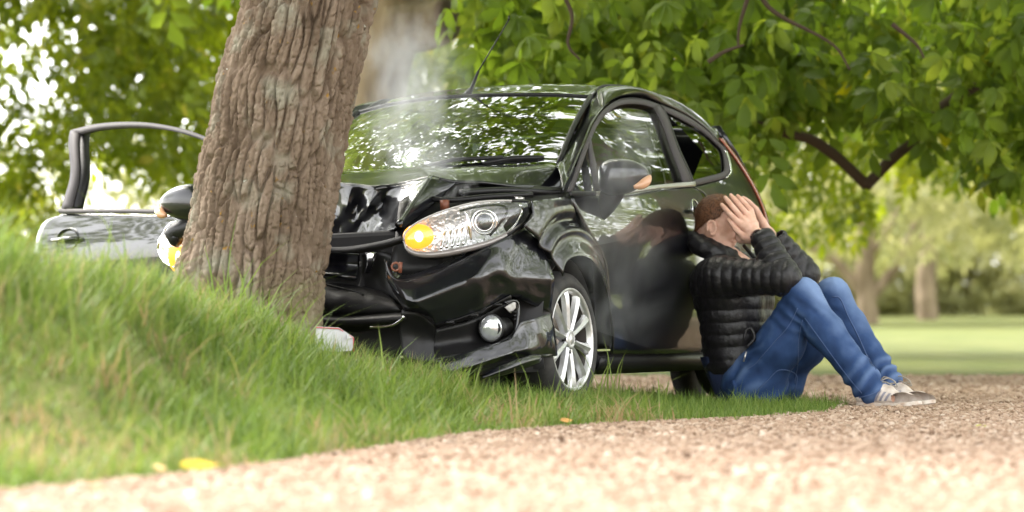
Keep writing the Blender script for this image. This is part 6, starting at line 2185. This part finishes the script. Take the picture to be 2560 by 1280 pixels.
stitched("seam", [(2016, 795), (2050, 842), (2092, 900), (2130, 950), (2160, 985)])
stitched("seam", [(1905, 895), (1940, 855), (1975, 815), (1998, 770)])
stitched("seam", [(2010, 800), (2000, 850), (1998, 905), (1990, 960)])
stitched("pocket_seam", [(1870, 925), (1890, 912), (1905, 895)])
stitched("pocket_seam", [(1890, 985), (1920, 955), (1952, 926), (1992, 936), (1994, 962), (1982, 995)])
stitched("pocket_seam", [(1895, 990), (1905, 1000)], .002, 6)
stitched("hem_seam", [(2145, 998), (2185, 988), (2222, 968)], .003)
stitched("inner_seam", [(2084, 742), (2104, 745), (2125, 790), (2150, 840), (2175, 895), (2195, 925)], .003)
V, F = tube_vf(np.array([on_jeans(*p, .002) for p in crv(np.array([(1836, 955), (1840, 975), (1838, 1000)], float), 10)]), .012, 8)
pobj("waistband", V, F, DENIM, jeans)

# ---- shoes ----------------------------------------------------------------------------------------------------------
def shoe(ank, toe_px, D, gz, label):
    heel = np.array([ank[0], ank[1], gz]) - FWD * .055
    tz_ = W(*toe_px, D); toe = np.array([tz_[0], tz_[1], gz])
    ax_ = toe - heel; Ls = np.linalg.norm(ax_); ax_ /= Ls
    sd_ = np.cross(UP, ax_)
    f = Field(heel - [.10, .12, .03], toe + [.06, .12, .18], .0045)
    p = lambda t, y, z: heel + ax_ * Ls * t + sd_ * y + UP * z
    for s in (-1, 1):
        f.cone(p(.10, s * .010, .045), p(.42, s * .014, .048), .030, .030, .02)
        f.cone(p(.42, s * .014, .048), p(.74, s * .018, .036), .030, .026, .02)
        f.cone(p(.74, s * .018, .036), p(.92, s * .008, .028), .026, .021, .02)
    f.cone(p(.12, 0, .060), p(.16, 0, .098), .032, .030, .02)
    f.cone(p(.20, 0, .095), p(.50, 0, .070), .030, .026, .025)
    f.cone(p(.17, 0, .10), p(.2, 0, .19), .031, .034, .01, "sub")
    V, F = f.mesh(1)
    V[:, 2] = np.maximum(V[:, 2], gz + .012)
    N = vnormals(V, F); V = V + N * (.0018 * noise3(V * 40, 3, 2))[:, None]
    so_ = pobj("shoe", V, F, SUEDE); so_["label"] = label
    out = [p(t, y, 0) for t, y in ((.0, 0), (.04, .026), (.2, .034), (.42, .036), (.62, .045), (.8, .046), (.92, .032), (1.0, 0), (.92, -.034), (.8, -.046), (.62, -.042), (.42, -.034), (.2, -.034), (.04, -.026))]
    oc = crv(np.array(out + [out[0]]), 61)[:-1]
    c_ = oc.mean(0)
    rise = np.array([.0 + .009 * np.clip(((q_ - heel) @ ax_ / Ls - .82) / .18, 0, 1) for q_ in oc])
    rows_ = [np.vstack([c_ + (oc - c_) * .9]) + UP * .0 + UP * rise[:, None], oc + UP * (.006 + rise[:, None]), oc + UP * (.020 + rise[:, None]), c_ + (oc - c_) * .90 + UP * (.021 + rise[:, None])]
    V = np.vstack(rows_); F = [tuple(x) for x in grid_faces(4, 60, True)] + [tuple(range(60)), tuple(range(180, 240))]
    pobj("sole", V, F, SOLE, so_, True, 40, True)
    bv = BVHTree.FromPolygons([tuple(v) for v in so_.data.vertices and [np.array(v.co) + ORG for v in so_.data.vertices]], [tuple(pp.vertices) for pp in so_.data.polygons])
    def drape(a, b, w, n=8, side=-1):
        G = []
        for k in np.linspace(0, 1, n):
            c0 = a * (1 - k) + b * k
            row = []
            for e in (-1, 0, 1):
                q_ = c0 + ax_ * w * e
                hit, n_, i_, d_ = bv.ray_cast(Vector(q_ + sd_ * side * .2), Vector(-sd_ * side))
                row.append((np.array(hit) if hit else q_) + sd_ * side * .0015)
            G.append(row)
        return np.array(G)
    for k in range(3):
        G = drape(p(.34 + .075 * k, 0, .028), p(.42 + .07 * k, 0, .075 - .006 * k), .0062)
        pobj("stripe", G.reshape(-1, 3), grid_faces(8, 3), STRIPE, so_)
    # laces across and a bow
    for k in range(4):
        t_ = .34 + .075 * k; z_ = .105 - .012 * k
        V, F = tube_vf(crv([p(t_, -.030, z_ - .018), p(t_ + .02, 0, z_ + .004), p(t_ + .0, .030, z_ - .018)], 12), .0035, 6)
        pobj("lace", V, F, LACE, so_)
    bow = [p(.36, 0, .112), p(.45, -.02, .135), p(.60, -.03, .120), p(.66, -.03, .092), p(.58, -.024, .098), p(.46, -.01, .112), p(.36, 0, .112), p(.44, .03, .128), p(.56, .036, .110), p(.48, .03, .105)]
    V, F = tube_vf(crv(bow, 60), .0028, 6); pobj("lace", V, F, LACE, so_)
    V, F = tube_vf([p(.17, 0, .085), p(.18, 0, .135)], [.036, .038], 18); pobj("sock", V, F, SOCK, so_)


shoe(A1, (2312, 1020), 17.62, float(ground_z(A1[0] + .2, A1[1])) + .004, "near shoe, worn beige with grey side stripes")
shoe(A2, (2346, 1014), 17.90, float(ground_z(A2[0] + .2, A2[1])) + .004, "far shoe, its lace tied in a loose bow")
